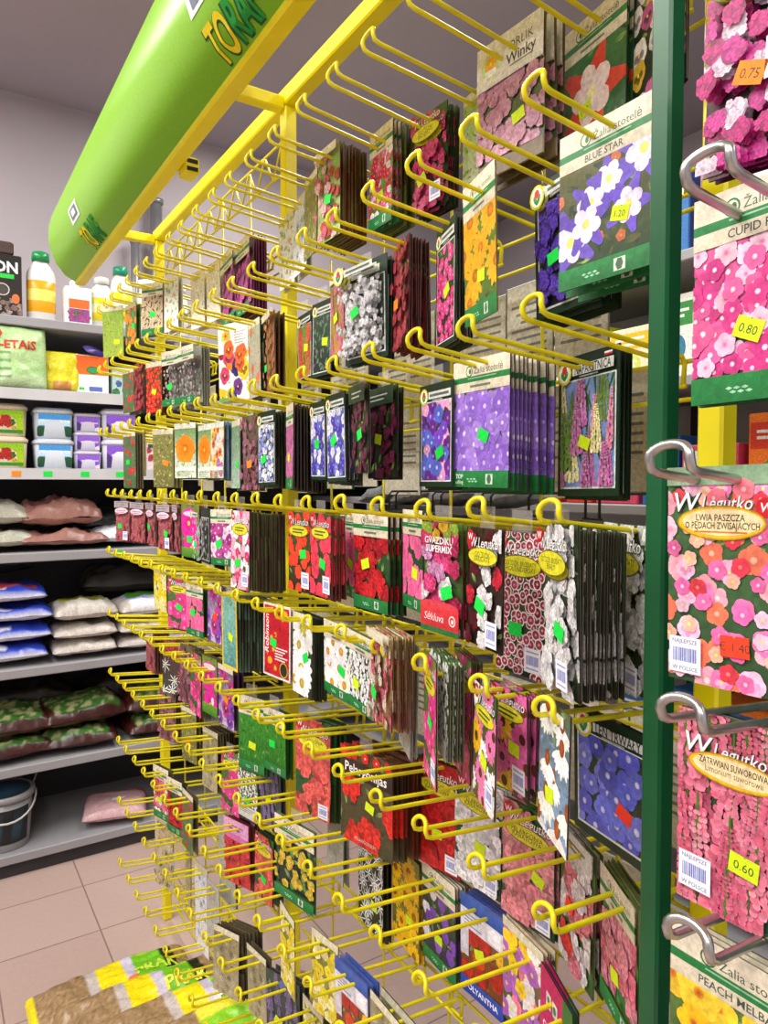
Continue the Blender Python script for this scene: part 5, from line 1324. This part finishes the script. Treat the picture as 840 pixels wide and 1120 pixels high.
# wall details above the shelving
for k, (x, z0, z1, r) in enumerate(((.96, 2.13, 2.86, .028), (.86, 2.13, 2.66, .02))):
    m = MB(); m.tube([(0, 0, 0), (0, 0, z1-z0)], r, n=14); m.tube([(0, 0, z1-z0-.02), (0, 0, z1-z0)], r*1.25, n=14)
    m.box(-r*.5, 0, (z1-z0)*.5, r*.5, .06, (z1-z0)*.5+.03)
    o = link('wall_pipe', m.build('wall_pipe', M_PIPE), None, (x, 3.48, z0)); tag(o, ('thicker grey steel pipe on the back wall', 'thinner grey steel pipe on the back wall')[k], 'pipe')
m = MB(); m.tube([(0, 0, 0), (0, 0, -.05)], .008, lin('3a3030'), 8); m.tube([(0, 0, -.05), (.01, 0, -.06)], .012, lin('3a3030'), 8)
o = link('ceiling_hook', m.build('ceiling_hook', M_BLACK), None, (.83, 3.2, CEIL)); tag(o, 'small dark hook hanging from the ceiling by the back wall', 'hook')

# ================================================================== bags on the floor
def hay(s, q, sd): return mixc(lin('b89a72'), lin('7a5c3c'), .5+.7*noise.noise((s*26, q*14, 4)))
def feed(kind):
    def fn(s, q, sd):
        if sd < 0 or abs(q) > .93: return hay(s, q, sd)
        if kind < 3:
            if .62 < s < .76: return lin('1e2410')
            if .26 < s <= .62: return lin('6fb81e') if q < .75 else lin('a8d040')
            if .14 < s <= .26: return lin('c8c0d4') if q > -.2 else lin('d87a3a')
            if -.18 < s <= .14: return lin('f0dc10')
            if -.30 < s <= -.18: return mixc(hay(s, q, sd), lin('d8d4d8'), .6)
        else:
            if -.45 < s < .35: return lin('8ed02e') if q < .5 else lin('e8dc3a')
        if kind == 0 and s < -.88: return lin('ecd818')
        return hay(s, q, sd)
    return fn
for k, (x, y, zz, rx) in enumerate(((.425, 2.06, 0, 0), (.475, 1.93, .02, .08), (.575, 1.80, .035, .10), (.66, 1.675, .05, .12))):
    b = Bag(.46, .21, .10, feed(k), 61+k*1.7, nu=64, nv=24, rough=.012)
    if k < 3:
        # words run along the label
        b.text('PRAK', .118, .0 if k else -.01, .050, ('b8d840', 'e0e048', 'f4f4e8')[k], .03)
        b.text('PRAKTISK', .187, .0, .016, 'c8d830', .02)
    o = b.obj('wood_shavings_bag'); o.location = (x, y, zz); o.rotation_euler = (rx, 0, 0)
    tag(o, ('brown shavings bag with yellow label, farthest of those on the floor', 'brown shavings bag with yellow and green label, second from the shelving', 'brown shavings bag with green label, third from the shelving', 'brown bag with lime label and round green sticker, nearest on the floor')[k], 'bag', 'wood shavings bags on the floor')
    if k == 3:
        m = MB(); pts = []
        for i in range(20):
            a_ = 2*PI*i/20; pts.append(b.at((.10+.030*math.cos(a_))/.27, (-.02+.026*math.sin(a_))/.125, 1, .004))
        m.poly(pts, lin('18dc3c')); link('price_sticker', m.build('price_sticker', M_PAPER), o)

# ================================================================== next aisle, seen through the gaps of the rack
s2 = tag(empty('shelving_unit', (1.75, 1.4, 0)), 'grey shelving of the next aisle seen through gaps in the rack', 'shelving unit')
S2Z = (.30, .70, 1.08, 1.44, 1.80, 2.14)
for z in S2Z: slab('shelf', 0, -2.0, z-.03, .45, 2.0, z, M_SHELF, s2, .003)
slab('back_panel', .45, -2.0, 0, .47, 2.0, 2.3, M_RAIL, s2)
for y in (-2.0, 0, 1.96): slab('upright', .41, y, 0, .45, y+.04, 2.35, M_SHELFD, s2)
qr = random.Random(77); PAL = ['d83a2a', 'e8b81a', '2a8a3a', 'f07a28', 'e8e8e4', '3a9a4a', 'c8d82a', '2a6ab0', 'd84a6a', 'f0e0c0']
PN = ['red', 'yellow', 'green', 'orange', 'white', 'leaf green', 'lime', 'blue', 'rose', 'cream']
LV = ['second lowest', 'third', 'eye level', 'fifth', 'top']
def mk_goods(w, d, h, i, i2):
    def pt(a, w, h):
        a.rect(-w*.46, h*.62, w*.46, h*.9, PAL[i2]); a.ell(0, h*.36, w*.28, h*.17, PAL[(i2+3) % 10], PAL[(i2+5) % 10]); bars(a, -.35*w, h*.82, .7*w, 2, 'f4f4f0', .008, .016)
    return carton('product_box', w, d, h, PAL[i], PAL[i], pt)
for lv, (z, y0, y1) in enumerate(((.70, .3, 1.3), (1.08, .2, 1.5), (1.44, -.45, 2.0), (1.80, -.4, 1.9), (2.14, .2, 1.6))):
    y = y0; cnt = 0
    while y < y1:
        w = qr.uniform(.10, .17); h = qr.uniform(.16, .27); i = qr.randrange(10); i2 = (i+qr.randrange(1, 9)) % 10
        o = mk_goods(w, .14, h, i, i2); o.location = (1.78+qr.uniform(0, .03), y+w/2, z); o.rotation_euler = (0, 0, -PI/2)
        tag(o, '%s and %s box, %s from the near end, %s shelf, next aisle' % (PN[i], PN[i2], ORD[cnt], LV[lv]), 'box', 'boxes in the next aisle')
        y += w+qr.uniform(.006, .05); cnt += 1
# silver pouches lying level with the fourth row, behind the grid
for k, y in enumerate((.95, 1.08, 1.21, 1.34)):
    b = Bag(.15, .13, .05, lambda s, q, sd: mixc(lin('b8bcc4'), lin('7a8088'), .5+.6*noise.noise((s*6, q*6, 2))), 81+k, nu=18, nv=14, rough=.012)
    o = b.obj('silver_pouch'); o.location = (.905, y, HC-.052); o.rotation_euler = (0, .15, PI/2)
    tag(o, 'crumpled silver grey pouch, %s from the near end behind the grid' % ORD[k], 'pouch', 'silver pouches behind the grid')
tr = empty('pouch_tray', (.91, 1.15, HC-.072)); tr.parent = rack
slab('tray_plate', -.08, -.28, 0, .08, .28, .008, M_DWIRE, tr); 
slab('tray_lip', -.085, -.28, 0, -.08, .28, .012, M_DWIRE, tr)

# ================================================================== light
def area(x, y, z, sx, sy, power, col=(1, .97, .92), rot=(0, 0, 0)):
    l = bpy.data.lights.new('fluorescent_or_fill', 'AREA'); l.shape = 'RECTANGLE'; l.size = sx; l.size_y = sy; l.energy = power; l.color = col
    o = bpy.data.objects.new('fluorescent_or_fill', l); COL.objects.link(o); o.location = (x, y, z); o.rotation_euler = rot
    return o
area(-.75, 2.0, CEIL-.03, .28, 2.4, 80)
area(-.75, -.9, CEIL-.03, .28, 2.4, 58)
area(-1.9, .8, CEIL-.03, .28, 2.4, 50)  # added unseen fill lamp, brightens the shaded fronts of the back shelves
area(1.35, 2.0, CEIL-.03, .28, 2.0, 48)
area(1.5, -1.2, CEIL-.03, .28, 2.0, 16)
w = bpy.data.worlds.new('room_fill'); SC.world = w; w.use_nodes = True
w.node_tree.nodes['Background'].inputs[0].default_value = (.95, .93, 1, 1); w.node_tree.nodes['Background'].inputs[1].default_value = .65
